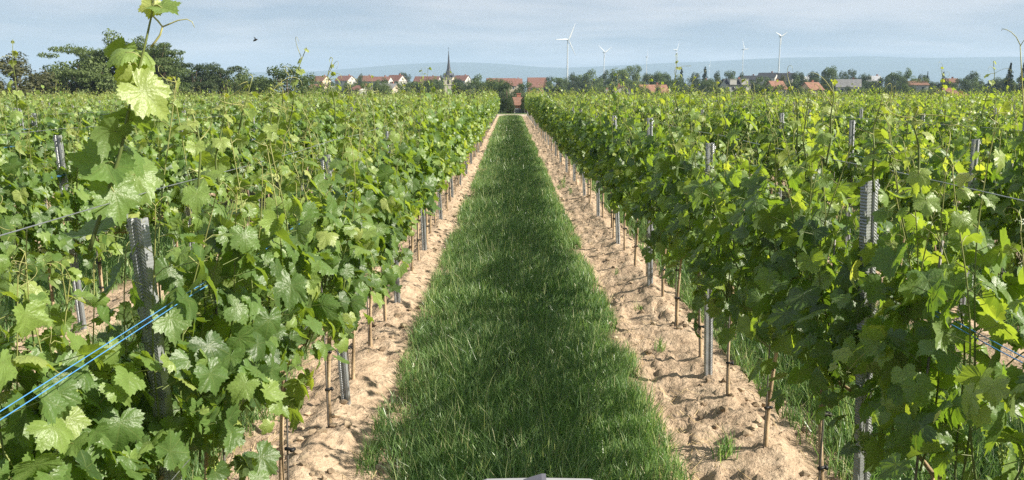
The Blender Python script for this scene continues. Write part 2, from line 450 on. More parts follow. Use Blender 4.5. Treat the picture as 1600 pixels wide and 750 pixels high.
def curl(p, d, rng, L=0.16, n=14, turns=1.3):
    """a tendril: leaves along d then coils"""
    d = np.array(d, float); d /= np.linalg.norm(d); s = np.cross(d, rng.normal(size=3)); s /= np.linalg.norm(s) + 1e-9
    P = [np.array(p, float)]; ang = 0
    for i in range(n):
        ang += (0.05 + turns * 2 * math.pi * (i / n) ** 2.2 * 2.2 / n)
        P.append(P[-1] + (L / n) * (d * math.cos(ang) + s * math.sin(ang)))
    return P

def gen_vine(seed, lod, dens=1.0, tops=1.40, sprd=1.0, ext=0.36, zlow=0.57):
    rng = np.random.default_rng(seed)
    GL, GS = Geo(), Geo()
    pos, nor, tip, size, tone = [], [], [], [], []
    up = np.array([0, 0, 1.0])
    def leaf(base, d, t_, s, tn):
        n = d * rng.uniform(0.45, 1.0) + up * rng.uniform(0.15, 0.95) + rng.normal(0, 0.32, 3)
        tp = d * rng.uniform(0.1, 0.7) - up * rng.uniform(0.4, 1.0) + rng.normal(0, 0.35, 3)
        if rng.random() < 0.05: tn += 0.35
        pos.append(base); nor.append(n); tip.append(tp); size.append(s); tone.append(tn)
    ns = int(round((11 if lod < 2 else 9) * dens))
    for i in range(ns):
        y0 = -ext + 2 * ext * (i + 0.5) / ns + rng.normal(0, 0.03); x0 = rng.normal(0, 0.02); z0 = 0.60 + rng.uniform(-0.03, 0.05)
        tz = float(np.clip(rng.normal(tops + 0.05, 0.15), 1.05, tops + (0.30 if lod == 0 else 0.45))); L = tz - z0
        lx, ly = rng.normal(0, 0.10) * sprd, rng.normal(0, 0.07)
        cv = rng.normal(0, 0.05); pa = rng.uniform(0, 6.28)
        nn = max(6, int(L / (0.066 if lod < 2 else 0.085)))
        tt = np.linspace(0, 1, nn + 1)
        P = np.stack([x0 + lx * tt + cv * np.sin(math.pi * tt) + 0.012 * np.sin(7 * tt + pa), y0 + ly * tt + 0.012 * np.cos(8 * tt + pa), z0 + L * tt], 1)
        GS.tube(P, 0.0042 - 0.0028 * tt, 5 if lod == 0 else 3, tone=0.15 + 0.75 * tt ** 1.5, cap=False)
        sd = rng.choice([-1, 1])
        for j in range(1, nn + 1):
            f = j / nn; sd = -sd
            a = rng.normal(0, 0.65); d = np.array([sd * math.cos(a), math.sin(a), 0])
            pl = (0.105 - 0.075 * f ** 2) * rng.uniform(0.7, 1.3)
            b = P[j] + pl * (d * 0.85 + up * rng.uniform(0.05, 0.6))
            s = 0.076 * (1 - 0.72 * f ** 3) * rng.uniform(0.55, 1.25) * (1.25 if lod == 2 else 1)
            leaf(b, d, f, s, 0.30 + 0.42 * f ** 3 + rng.normal(0, 0.10))
            if lod < 2: GS.tube([P[j], (P[j] + b) / 2 + up * 0.008, b], [0.0018, 0.0015, 0.0013], 3, tone=0.5 + 0.3 * f, cap=False)
        e = P[-1]
        if lod < 2 or rng.random() < 0.5:
            for q in range(2):
                GS.tube(curl(e - up * 0.03 * q, rng.normal(0, 1, 3) * 0.8 + up * 0.9, rng, rng.uniform(0.07, 0.15), 10 if lod < 2 else 6), np.linspace(0.0013, 0.0005, (10 if lod < 2 else 6) + 1) * (1 if lod < 2 else 2.4), 3, tone=0.85, cap=False)
    # lateral shoots fill the wall of leaves
    nl = int((120 if lod < 2 else 40) * dens * (1.3 if zlow < 0.4 else 1))
    for i in range(nl):
        sd = rng.choice([-1, 1]); a = rng.normal(0, 0.7); d = np.array([sd * math.cos(a), math.sin(a), 0])
        z = rng.uniform(zlow, tops - 0.10)
        b = np.array([sd * rng.uniform(0.05, 0.21) * sprd, rng.uniform(-ext - 0.03, ext + 0.03), z])
        leaf(b, d, 0.5, rng.uniform(0.040, 0.082) * (1.3 if lod == 2 else 1), 0.30 + rng.normal(0, 0.14))
        if lod == 0: GS.tube([b - d * 0.07 - up * 0.02, b], 0.0015, 3, tone=0.5, cap=False)
    # a few shoots that have fallen out of the wires into the alley
    for i in range(2 if lod < 2 else 1):
        sd = rng.choice([-1, 1]); y0 = rng.uniform(-ext, ext); z0 = rng.uniform(0.8, 1.15); tt = np.linspace(0, 1, 8)
        P = np.stack([sd * (0.10 + 0.16 * tt), y0 + rng.normal(0, 0.15) * tt, z0 + 0.22 * tt - 0.30 * tt ** 2 * rng.uniform(0.2, 1.4)], 1)
        GS.tube(P, 0.003 - 0.002 * tt, 4 if lod == 0 else 3, tone=0.3 + 0.6 * tt, cap=False)
        for j in range(1, 8):
            a = rng.normal(0, 1.1); d = np.array([sd * math.cos(a), math.sin(a), 0])
            leaf(P[j] + d * 0.05 + up * 0.03, d, 0.5, 0.068 * (1 - 0.6 * (j / 7) ** 2) * rng.uniform(0.8, 1.2), 0.40 + 0.35 * (j / 7) ** 2 + rng.normal(0, 0.08))
    add_leaves(GL, rng, lod, np.array(pos), np.array(nor), np.array(tip), np.array(size), np.array(tone))
    return GL, GS, rng
def gen_trunk(rng, lod):
    G = Geo(); n = 9
    tt = np.linspace(0, 1, n); ph = rng.uniform(0, 6.28)
    P = np.stack([0.018 * np.sin(3.5 * tt + ph) * tt, 0.018 * np.cos(4.5 * tt + ph) * tt, -0.06 + 0.68 * tt], 1)
    r = 0.0115 - 0.002 * tt + 0.0016 * np.sin(9 * tt + ph)
    sd = 7 if lod == 0 else (5 if lod == 1 else 3)
    G.tube(P, r, sd, tone=np.clip(0.55 + 0.4 * np.sin(13 * tt + ph), 0, 1))
    for s in (-1, 1):
        q = np.linspace(0, 1, 6)
        G.tube(np.stack([P[-1][0] * (1 - q), P[-1][1] + s * 0.34 * q, P[-1][2] + 0.03 * np.sin(math.pi * q)], 1), 0.0085 - 0.003 * q, sd, tone=0.4)
    return G
def gen_cluster(rng):
    G = Geo(); base = np.array([(1, 0, 0), (-1, 0, 0), (0, 1, 0), (0, -1, 0), (0, 0, 1), (0, 0, -1)], float)
    F = [(0, 2, 4), (2, 1, 4), (1, 3, 4), (3, 0, 4), (2, 0, 5), (1, 2, 5), (3, 1, 5), (0, 3, 5)]
    for i in range(70):
        f = rng.uniform(0, 1); r = 0.020 * (1 - f) + 0.004; a = rng.uniform(0, 6.28)
        G.add(base * 0.0035 + np.array([r * math.cos(a), r * math.sin(a), -0.085 * f]), F3=F)
    G.tube([(0, 0, 0.04), (0.004, 0, 0), (0, 0, -0.08)], 0.0015, 4)
    return G

# prototype vines: Empty > trunk, shoots, foliage (, flower clusters)
protos = {0: [], 1: [], 2: []}
def make_vine(seed, lod, **k):
    GL, GS, rng = gen_vine(seed, lod, **k)
    e = empty('grape_vine', (0, 0, -200))
    gen_trunk(rng, lod).build('trunk', M_BARK, e)
    GS.build('shoots', M_SHOOT, e)
    GL.build('foliage', M_LEAF, e)
    if lod == 0:
        for q in range(2):
            c = gen_cluster(rng).build('flower_cluster', M_CLUSTER, e)
            c.location = (rng.choice([-1, 1]) * rng.uniform(0.10, 0.2), rng.uniform(-0.3, 0.3), rng.uniform(0.68, 0.95))
    tag(e, None, 'grapevine'); return e
for s in range(9): protos[0].append(make_vine(100 + s, 0, tops=1.42 + 0.03 * (s % 3), sprd=1.0 + 0.1 * (s % 2), zlow=0.53 if s < 6 else 0.2))
protos[0].append(make_vine(130, 0, tops=1.40, sprd=0.9, ext=0.32, dens=1.7, zlow=0.2)); protos[0].append(make_vine(131, 0, tops=1.36, sprd=0.6, ext=0.24, dens=0.75, zlow=0.25))
for s in range(8): protos[1].append(make_vine(200 + s, 1, tops=1.42 + 0.03 * (s % 4)))

# all vine places
rv = np.random.default_rng(5)
places = []      # (x, y, rowindex, order)
for k in range(-17, 19):
    x = row_x(k)
    ph = {0: 2.325, 1: 2.80}.get(k, 2.4 + (k * 0.83) % 2.25)
    start = ph - 2.25 * 3
    y = start + 0.375; i = 0
    while y < FIELD_END - 0.3:
        if y > -1.5 and abs(x) < 0.66 * max(y, 0) + 4.0 and not (k == 0 and y < 1.5) and not (k == 1 and 1.0 < y < 1.4):
            places.append((x + rv.normal(0, 0.02), y + rv.normal(0, 0.035), k, i))
        y += 0.75; i += 1
def in_view(x, y): return y > 1.35 and -60 < proj_x(x, y + 0.5) < 1660
cand = [p for p in places if in_view(p[0], p[1])]
cand.sort(key=lambda p: math.hypot(p[0], p[1]) * (0.52 if p[2] in (0, 1) else (0.85 if p[2] in (-1, 2) else 1.0)))
chosen = cand[:300]; chset = set(chosen)
ORD = ['first', 'second', 'third', 'fourth', 'fifth', 'sixth', 'seventh', 'eighth', 'ninth', 'tenth', 'eleventh', 'twelfth', 'thirteenth', 'fourteenth', 'fifteenth', 'sixteenth', 'seventeenth', 'eighteenth']
def row_words(k):
    if k == 0: return 'the row left of the grass strip'
    if k == 1: return 'the row right of the grass strip'
    return 'the %s row %s of the grass strip' % ((ORD[-k], 'left') if k < 0 else (ORD[k - 1], 'right'))
chosen.sort(key=lambda p: (p[2], p[1]))
seen = {}
used_first = set()
vine_objs = {}
for x, y, k, i in chosen:
    c = seen.get(k, 0); seen[k] = c + 1
    d = math.hypot(x, y); lod = 0 if d < 6.5 else 1
    pi_ = int(rv.integers(6 if lod == 0 else len(protos[lod])))
    if lod == 0 and (k == 1 and y < 2.8): pi_ = 6 + (c + k) % 3
    if lod == 0 and k in (0, 1) and y < 2.1: pi_ = 9 + k; x -= 0.15 if k == 0 else -0.05; y += 0.12 if k == 0 else -0.06
    if lod == 0 and k == 1 and 2.1 < y < 2.8: x += 0.07
    if lod == 0 and k == 0 and y < 3.6: x -= 0.10 if 2.3 < y < 3.0 else 0.05
    pr = protos[lod][pi_]
    if (lod, pi_) in used_first: o = copy_tree(pr)
    else: o = pr; used_first.add((lod, pi_))
    o.location = (x, y, float(ground_z(x, y)) - 0.01)
    o.rotation_euler = (rv.normal(0, 0.02), rv.normal(0, 0.03), (math.pi if rv.random() < 0.5 else 0) + rv.normal(0, 0.12))
    sc = rv.uniform(0.95, 1.06); o.scale = (sc, sc, sc * rv.uniform(0.96, 1.04))
    rw = row_words(k)
    if k in (0, 1) and c < 12: lab = 'leafy green grapevine, %s from the camera in %s' % (ORD[c], rw)
    elif k in (-1, 2) and c < 6: lab = 'leafy grapevine, %s from the camera in %s' % (ORD[c], rw)
    else: lab = 'leafy green grapevine further along ' + rw if k in (-1, 0, 1, 2) else 'leafy green grapevine standing in ' + rw
    tag(o, lab, 'grapevine', 'grapevines of ' + rw)
    vine_objs.setdefault(k, []).append((y, o))
for lod in (0, 1):
    for pi_, pr in enumerate(protos[lod]):
        if (lod, pi_) not in used_first:
            for ch in list(pr.children): bpy.data.objects.remove(ch)
            bpy.data.objects.remove(pr)

# the remaining vines far off: one mass
stuff = Geo()
rest = [p for p in places if p not in chset]
far_protos = []
for s in range(9):
    GL, GS, rng = gen_vine(300 + s, 2, dens=0.85, tops=1.43 + 0.025 * (s % 4), sprd=1.1)
    T = gen_trunk(rng, 2)
    far_protos.append((GL.arrays(), GS.arrays(), T.arrays()))
pid = rv.integers(len(far_protos), size=len(rest))
PX = np.array([(p[0], p[1], float(ground_z(p[0], p[1]))) for p in rest])
for s, (A, B, C) in enumerate(far_protos):
    sel = np.where(pid == s)[0]
    if not len(sel): continue
    flip = rv.choice([-1.0, 1.0], len(sel)); scz = rv.uniform(0.93, 1.07, len(sel))
    for mi, arr in enumerate((A, B, C)):
        V, F3, F4, T = arr[0], arr[1], arr[2], arr[3]
        VV = V[None] * np.stack([flip, flip, scz], 1)[:, None, :] + PX[sel][:, None, :]
        off = (np.arange(len(sel)) * len(V))[:, None, None]
        stuff.add(VV.reshape(-1, 3), F3=(F3[None] + off).reshape(-1, 3) if len(F3) else None, F4=(F4[None] + off).reshape(-1, 4) if len(F4) else None,
                  tone=np.clip(np.tile(T, len(sel)) + np.repeat(rv.normal(0, 0.06, len(sel)), len(V)), 0, 1), mat=mi)
so_ = stuff.build('grape_vines', [M_LEAF, M_SHOOT, M_BARK])
tag(so_, 'distant mass of grapevine rows filling the far part of the vineyard', 'grapevines', kind='stuff')

# ------------------------------------------------------------------ posts
def gen_post(h, hooks=True):
    """open galvanised profile: web, two flanges, two lips, with rows of wire hooks"""
    G = Geo(); w, dp, lp, th = 0.046, 0.032, 0.012, 0.003
    out = [(-w/2 + lp, dp), (-w/2, dp), (-w/2, 0), (-w/5, 0), (-w/8, 0.006), (w/8, 0.006), (w/5, 0), (w/2, 0), (w/2, dp), (w/2 - lp, dp)]
    inn = [(-w/2 + lp, dp - th), (-w/2 + th, dp - th), (-w/2 + th, th), (-w/5 - 0.001, th), (-w/8, 0.006 + th), (w/8, 0.006 + th), (w/5 + 0.001, th), (w/2 - th, th), (w/2 - th, dp - th), (w/2 - lp, dp - th)]
    ring = np.array(out + inn[::-1]); n = len(ring)
    zs = (-0.35, h)
    V = np.concatenate([np.column_stack([ring, np.full(n, z)]) for z in zs])
    F4 = [(k, (k + 1) % n, n + (k + 1) % n, n + k) for k in range(n)]
    m_ = len(out)
    for k in range(m_ - 1):
        F4.append((n + k, n + k + 1, n + n - 2 - k, n + n - 1 - k))
    G.add(V, F4=F4)
    if hooks:
        z = h - 0.03
        while z > 0.35:
            for s in (-1, 1):
                G.box((s * (w / 2 + 0.003), 0.004, z), (0.007, 0.006, 0.012)); G.box((s * (w / 2 + 0.006), 0.004, z + 0.009), (0.003, 0.006, 0.010))
            z -= 0.085
    return G
pp = gen_post(1.47).build('trellis_post', M_POST, smooth=False); pp.location = (0, 0, -200)
posts = []
for k in range(-17, 19):
    x = row_x(k); ph = {0: 2.325, 1: 2.80}.get(k, 2.4 + (k * 0.83) % 2.25)
    for j in range(-2, 30):
        y = ph + 2.25 * j
        if -1 < y < FIELD_END and abs(x) < 0.66 * max(y, 0) + 4: posts.append((x, y, k))
cand = [p for p in posts if p[1] > 1.5 and -25 < proj_x(p[0], p[1]) < 1625]
cand.sort(key=lambda p: math.hypot(p[0], p[1]) * (0.52 if p[2] in (0, 1) else 1.0))
chosen_p = sorted(cand[:290], key=lambda p: (p[2], p[1])); cps = set(chosen_p)
seen = {}
for q, (x, y, k) in enumerate(chosen_p):
    c = seen.get(k, 0); seen[k] = c + 1
    o = pp if q == 0 else pp.copy()
    if q: COL.objects.link(o)
    x += {0: 0.02, 1: -0.02}.get(k, 0) if c else {0: -0.015, 1: 0.015}.get(k, 0)
    o.location = (x, y, float(ground_z(x, y)) - 0.02)
    o.rotation_euler = (rv.normal(0, 0.012), rv.normal(-0.035, 0.014), rv.normal(0, 0.05) + (0.10 if k >= 1 else -0.1))
    if k == 0 and c == 0: o.rotation_euler = (0.0, -0.060, -0.25)
    if k == 1 and c == 0: o.rotation_euler = (0.0, -0.062, 0.35)
    o.scale = (1, 1, rv.uniform(0.98, 1.03))
    rw = row_words(k)
    if k in (0, 1) and c < 10: lab = 'grey ribbed steel post, %s from the camera in %s' % (ORD[c], rw)
    elif k in (-2, -1, 2, 3) and c < 4: lab = 'grey steel post, %s from the camera in %s' % (ORD[c], rw)
    else: lab = 'grey steel post further along ' + rw if k in (-2, -1, 0, 1, 2, 3) else 'grey steel post standing in ' + rw
    tag(o, lab, 'vineyard post', 'steel posts of ' + rw)
gp = Geo(); A = gen_post(1.47, False).arrays()
rp = [p for p in posts if p not in cps]
for x, y, k in rp:
    gp.add(A[0] + np.array([x, y, 0.03]), F3=A[1] if len(A[1]) else None, F4=A[2])
tag(gp.build('trellis_posts', M_POST, smooth=False), 'distant steel posts among the far vine rows', 'vineyard posts', kind='stuff')

# ------------------------------------------------------------------ planting stakes beside the vines
st = empty('vine_stake', (0, 0, -200)); tag(st, None, 'stake')
gs = Geo(); gs.tube([(0, 0, -0.25), (0.002, 0, 0.5), (0, 0.002, 1.27)], 0.0042, 6); gs.build('rod', M_ROD, st)
for z in (0.24, 0.47):
    gc = Geo(); gc.tube([(-0.008, -0.004, z), (0.03, 0.0, z + 0.002)], [0.009, 0.007], 6); gc.tube([(0.028, -0.012, z), (0.028, 0.012, z)], 0.009, 8)
    gc.build('clip', M_CLIP, st)
stake_pl = [p for p in chosen if math.hypot(p[0], p[1]) < (45 if p[2] in (0, 1) else 11)]
seen = {}
for q, (x, y, k, i) in enumerate(stake_pl):
    c = seen.get(k, 0); seen[k] = c + 1
    if k == 0 and y < 2.3: continue
    o = copy_tree(st)
    xx, yy = x + rv.normal(0, 0.004) - 0.016, y - 0.014
    o.location = (xx, yy, float(ground_z(xx, yy)))
    o.rotation_euler = (rv.normal(0, 0.02), rv.normal(0, 0.02), rv.uniform(-0.7, 0.7)); o.scale = (1, 1, rv.uniform(0.85, 1.06))
    rw = row_words(k)
    if k in (0, 1) and c < 10: lab = 'thin steel stake tied to the %s vine in %s' % (ORD[c], rw)
    else: lab = 'thin steel stake tied to a far vine in ' + rw if k in (0, 1) else 'thin steel stake tied to a vine in ' + rw
    tag(o, lab, 'stake', 'vine stakes of ' + rw)

for ch_ in list(st.children): bpy.data.objects.remove(ch_)
bpy.data.objects.remove(st)

# ------------------------------------------------------------------ wires and cords of the nearest rows
def wire(k, dx, z, mat, r, name, label, cat):
    rng = np.random.default_rng(int(k * 31 + z * 100 + dx * 1000 + 5000))
    x = row_x(k) + dx; ph = {0: 2.325, 1: 2.80}.get(k, 2.4 + (k * 0.83) % 2.25)
    ysw = np.arange(ph - 2.25 * 2, FIELD_END, 0.75)
    sag = np.array([0 if (j % 3 == 0) else -0.006 for j in range(len(ysw))])
    P = np.stack([x + rng.normal(0, 0.002, len(ysw)), ysw, z + 0.03 + sag], 1)
    G = Geo(); G.tube(P, r, 4)
    tag(G.build(name, mat), label, cat, 'trellis wires and cords of ' + row_words(k))
for k in range(-3, 5):
    rw = row_words(k)
    wire(k, 0.004, 1.455, M_WIRE, 0.0017, 'trellis_wire', 'upper grey wire stretched along ' + rw, 'wire')
    wire(k, 0.004, 0.62, M_WIRE, 0.0015, 'trellis_wire', 'lower grey wire carrying the canes along ' + rw, 'wire')
    sd_, zc_ = (1, 1.125) if k <= 0 else (-1, 1.07)
    wire(k, sd_ * 0.030, zc_, M_BLUE, 0.0014, 'blue_cord', 'blue cord nearest the grass strip along ' + rw, 'cord')
    wire(k, sd_ * 0.012, zc_ + 0.004, M_BLUE, 0.0014, 'blue_cord', 'blue cord hugging the posts inside ' + rw, 'cord')

# ------------------------------------------------------------------ tall shoots standing out above the canopy: parts of their vines
def nearest_vine(k, y):
    return min(vine_objs[k], key=lambda q: abs(q[0] - y))[1]
def hero_leaf(G, p, nor, tip, s, tone, rng):
    add_leaves(G, rng, 0, np.array([p]), np.array([nor], float), np.array([tip], float), np.array([s]), np.array([tone]))
bpy.context.view_layer.update()
def attach(o, parent):
    o.parent = parent; o.matrix_parent_inverse = parent.matrix_world.inverted()
def world_mat(o):
    return Matrix.LocRotScale(o.location, o.rotation_euler, o.scale)
def add_tall(k, y, pts, leaves, seed, r0=0.0045, tend=2):
    rng = np.random.default_rng(seed); v = nearest_vine(k, y)
    P = np.array(pts, float); n = len(P)
    tt = np.linspace(0, 1, (n - 1) * 4 + 1); f = tt * (n - 1)
    Q = np.stack([np.interp(f, np.arange(n), P[:, c]) for c in range(3)], 1)
    Q[1:-1] = 0.25 * Q[:-2] + 0.5 * Q[1:-1] + 0.25 * Q[2:]
    G = Geo(); G.tube(Q, r0 - (r0 - 0.0016) * tt, 6, tone=0.10 + 0.6 * tt)
    GL = Geo()
    for (px, py, pz, nor, tip, s, tone) in leaves:
        b = np.array([px, py, pz]); i = int(np.argmin(np.linalg.norm(Q - b, axis=1)))
        G.tube([Q[i], (Q[i] + b) / 2 + np.array([0, 0, 0.006]), b], [0.0021, 0.0017, 0.0015], 4, tone=0.7)
        hero_leaf(GL, b, nor, tip, s, tone, rng)
    for q in range(tend):
        i = int(len(Q) * (0.6 + 0.35 * rng.random())) - 1
        d = rng.normal(0, 1, 3) * (1, 0.5, 0.4) + np.array([0, 0, 0.6])
        G.tube(curl(Q[i], d, rng, rng.uniform(0.10, 0.2), 16, 0.9), np.linspace(0.0016, 0.0005, 17), 4, tone=0.95)
    inv = world_mat(v).inverted()
    a = G.build('tall_shoot', M_SHOOT, v); a.data.transform(inv)
    b = GL.build('young_leaves', M_LEAF, a); b.data.transform(inv)
    return a
def pt(px, py, D): return tuple(at(px, py, D))
# the big shoot at the left, in front of the big trees
D0 = 2.02
sh = [pt(140, 390, D0), pt(165, 310, D0), pt(188, 240, D0), pt(200, 178, D0), pt(214, 120, D0), pt(229, 60, D0), pt(238, 18, D0), pt(243, -12, D0)]
lv = []
def L(px, py, dD, nor, tip, s, tone): lv.append((*pt(px, py, D0 + dD), nor, tip, s, tone))
L(222, 142, -0.03, (0.55, -0.75, 0.45), (0.75, 0.1, -0.65), 0.082, 0.80)
L(214, 128, 0.02, (0.4, -0.8, 0.3), (0.5, 0.0, 0.9), 0.055, 0.86)
L(205, 100, 0.0, (0.7, -0.6, 0.2), (0.0, 0.2, -1.0), 0.048, 0.85)
L(196, 82, -0.02, (0.3, -0.5, 0.9), (-0.75, 0.0, -0.75), 0.045, 0.62)
L(222, 82, 0.03, (0.5, -0.2, 0.9), (0.35, 0.1, -1.0), 0.045, 0.70)
L(190, 76, 0.05, (-0.6, 0.4, 0.6), (-0.6, 0.0, -0.9), 0.050, 0.55)
L(253, 12, 0.0, (0.2, -0.6, 0.9), (0.6, 0, -0.75), 0.045, 0.55)
L(238, 8, 0.0, (0.5, -0.7, 0.2), (-0.2, 0, -1.0), 0.032, 0.95)
L(232, 2, 0.02, (-0.3, -0.6, 0.6), (-0.8, 0, 0.5), 0.03, 0.85)
L(190, 178, 0.05, (-0.2, 0.3, 0.9), (-0.9, 0, -0.5), 0.056, 0.42)
L(208, 188, 0.02, (0.2, 0.55, 0.8), (0.8, 0.1, -0.6), 0.066, 0.36)
L(178, 205, -0.04, (-0.5, 0.5, 0.7), (-0.7, 0, -0.8), 0.058, 0.42)
L(196, 235, 0.04, (0.6, -0.3, 0.6), (0.5, 0.0, -0.9), 0.070, 0.42)
L(212, 272, 0.20, (0.45, -0.7, 0.6), (0.55, -0.1, -0.8), 0.088, 0.55)
L(165, 255, 0.0, (0.3, -0.7, 0.5), (-0.5, 0, -0.9), 0.078, 0.40)
L(178, 300, 0.0, (0.6, -0.7, 0.4), (0.2, 0, -0.9), 0.080, 0.45)
a = add_tall(0, 1.95, sh, lv, 71, 0.0058, 0)
gt = Geo()
inv = world_mat(a.parent).inverted()
gt.tube([pt(236, 22, D0), pt(247, 33, D0), pt(254, 42, D0), pt(250, 55, D0), pt(242, 66, D0), pt(236, 73, D0)], np.linspace(0.0020, 0.0028, 6), 5, tone=1.0)
gt.tube([pt(254, 42, D0), pt(266, 37, D0), pt(278, 32, D0), pt(292, 30, D0), pt(300, 34, D0), pt(304, 43, D0)], np.linspace(0.0020, 0.0007, 6), 5, tone=1.0)
o = gt.build('tendril', M_SHOOT, a); o.data.transform(inv)

def auto_tall(k, px, ytop, ybase, lean, seed, nlv=9, s0=0.05, depth=None, tend=2):
    """a straggling shoot of a vine in row k that rises clear of the hedge"""
    rng = np.random.default_rng(seed)
    x = row_x(k); Dp = depth or (abs(x) * F_PX / abs(px - 797) - 0.31) / CP
    b, tpt = np.array(at(px - lean, ybase, Dp)), np.array(at(px, ytop, Dp))
    m_ = (b + tpt) / 2 + rng.normal(0, 0.02, 3); pts = [b, (b + m_) / 2 + rng.normal(0, 0.008, 3), m_, (m_ + tpt) / 2 + rng.normal(0, 0.012, 3), tpt]
    ls = []
    for i in range(nlv):
        f = (i + 0.5) / nlv; p = b + (tpt - b) * f; a_ = rng.uniform(0, 6.28)
        d = np.array([math.cos(a_), math.sin(a_), 0]); s = s0 * (1 - 0.75 * f) * rng.uniform(0.8, 1.2)
        q = p + d * s * 0.9 + np.array([0, 0, 0.02])
        ls.append((*q, tuple(d * 0.6 + np.array([0, 0, 0.7])), tuple(d * 0.7 - np.array([0, 0, 0.7])), s, 0.55 + 0.4 * f))
    add_tall(k, Dp, pts, ls, seed + 1, 0.004, tend)
for q, a_ in enumerate([(0, 478, 76, 210, 30, 8), (0, 520, 92, 190, -4, 9), (0, 580, 118, 200, -4, 7), (0, 632, 122, 190, 2, 7), (0, 395, 120, 240, 20, 8), (0, 350, 150, 290, 8, 8),
                        (1, 1058, 84, 190, -6, 10), (1, 1120, 128, 210, -8, 7), (1, 955, 130, 190, 4, 6), (1, 1300, 128, 260, 10, 8), (1, 1235, 135, 260, -14, 7), (1, 1165, 125, 220, 6, 7),
                        (0, 440, 130, 240, 10, 6), (1, 1005, 132, 190, -4, 6), (0, 300, 175, 320, -10, 8), (1, 1380, 150, 300, 14, 8), (1, 1435, 170, 330, -8, 8), (1, 1265, 140, 280, 6, 7), (1, 1085, 118, 210, 5, 7), (1, 1195, 140, 240, -5, 7), (0, 545, 128, 210, 6, 7), (0, 660, 130, 190, -3, 6), (0, 420, 140, 260, -8, 8)]):
    auto_tall(a_[0], a_[1], a_[2], a_[3], a_[4], 900 + q * 7, nlv=a_[5])
auto_tall(2, 1552, 96, 200, 20, 1300, 10, 0.055, tend=2)
auto_tall(2, 1470, 105, 190, -6, 1310, 9, 0.05)
auto_tall(-1, 20, 62, 190, -8, 1320, 8, 0.055)
# thin shoot with a hooked tendril at the right edge
rng = np.random.default_rng(3)
v = nearest_vine(1, 1.9); inv = world_mat(v).inverted(); G = Geo(); Dr = 1.72
G.tube([pt(1606, 260, Dr), pt(1600, 180, Dr), pt(1596, 110, Dr), pt(1594, 72, Dr)], [0.0017, 0.0014, 0.0011, 0.0009], 5, tone=0.9)
G.tube([pt(1595, 72, Dr), pt(1588, 58, Dr), pt(1580, 50, Dr), pt(1572, 46, Dr), pt(1566, 45, Dr), pt(1565, 48, Dr)], np.linspace(0.0009, 0.0005, 6), 5, tone=0.8)
G.tube([pt(1594, 72, Dr), pt(1600, 63, Dr), pt(1606, 58, Dr)], 0.0007, 5, tone=0.8)
a = G.build('tall_shoot', M_SHOOT, v); a.data.transform(inv)

# ------------------------------------------------------------------ grass, straw, clods
def grass_patch(G, rng, x0, x1, y0, y1, dens, w, h, segs):
    n = int((x1 - x0) * (y1 - y0) * dens)
    x = rng.uniform(x0, x1, n); y = rng.uniform(y0, y1, n)
    c = (x0 + x1) / 2; hw = (x1 - x0) / 2
    edge = np.abs(x - c + 0.16 * fbm(x * 0, y * 0.9, 66, 3) + 0.10 * fbm(x * 0 + 3, y * 3.0, 67, 2)) / hw
    keep = rng.random(n) < np.clip((1.12 - edge + 0.95 * fbm(x * 3.5, y * 2.0, 61, 3)) * 4.0, 0, 1)
    keep &= fbm(x * 2.3, y * 1.6, 62, 3) > -0.26
    x, y = x[keep], y[keep]; n = len(x)
    hh = h * rng.uniform(0.45, 1.25, n) * (1 + 1.1 * fbm(x * 1.7, y * 0.8, 63, 3)) * np.clip(1.25 - 0.5 * edge[keep] ** 3, 0.5, 2)
    az = rng.uniform(0, 2 * math.pi, n); ln = rng.uniform(0.05, 0.75, n) + 0.1; side = rng.uniform(0, 2 * math.pi, n)
    seed = rng.random(n) < 0.035; hh = np.where(seed, hh * 1.45, hh); ln = np.where(seed, ln * 0.5, ln)
    tn = 0.38 + 0.21 * rng.normal(0, 1, n) + 0.26 * fbm(x * 1.6, y * 1.2, 64, 3); tn = np.clip(tn, 0.02, 0.74); tn = np.where(seed, rng.uniform(0.82, 0.98, n), tn)
    dead = rng.random(n) < 0.02; tn = np.where(dead, 1.0, tn)
    wd = w * rng.uniform(0.6, 1.3, n) * np.where(seed, 0.75, 1)
    z0 = ground_z(x, y) - 0.01
    Vs = []
    for s in range(segs + 1):
        f = s / segs
        cx = x + np.cos(az) * ln * hh * f ** 2 * 0.9; cyy = y + np.sin(az) * ln * hh * f ** 2 * 0.9
        cz = z0 + hh * (f - 0.28 * ln * f ** 2)
        hwid = wd * (1 - f ** 1.6) * 0.5 + wd * 0.06
        if s == segs: Vs.append(np.stack([cx, cyy, cz], 1)[:, None])
        else:
            dx, dy = np.cos(side) * hwid, np.sin(side) * hwid
            Vs.append(np.stack([np.stack([cx - dx, cyy - dy, cz], 1), np.stack([cx + dx, cyy + dy, cz], 1)], 1))
    V = np.concatenate(Vs, 1); m_ = V.shape[1]
    off = (np.arange(n) * m_)[:, None]
    F4 = np.concatenate([off + np.array([[2 * s, 2 * s + 1, 2 * s + 3, 2 * s + 2]]) for s in range(segs - 1)]) if segs > 1 else None
    F3 = off + np.array([[2 * segs - 2, 2 * segs - 1, 2 * segs]])
    tone = np.repeat(tn, m_)
    G.add(V.reshape(-1, 3), F3=F3, F4=F4, tone=tone)
rg = np.random.default_rng(77)
GA = Geo()
ca = (XL0 + XR0) / 2 - 0.105
gx0, gx1 = ca - 0.80, ca + 0.80
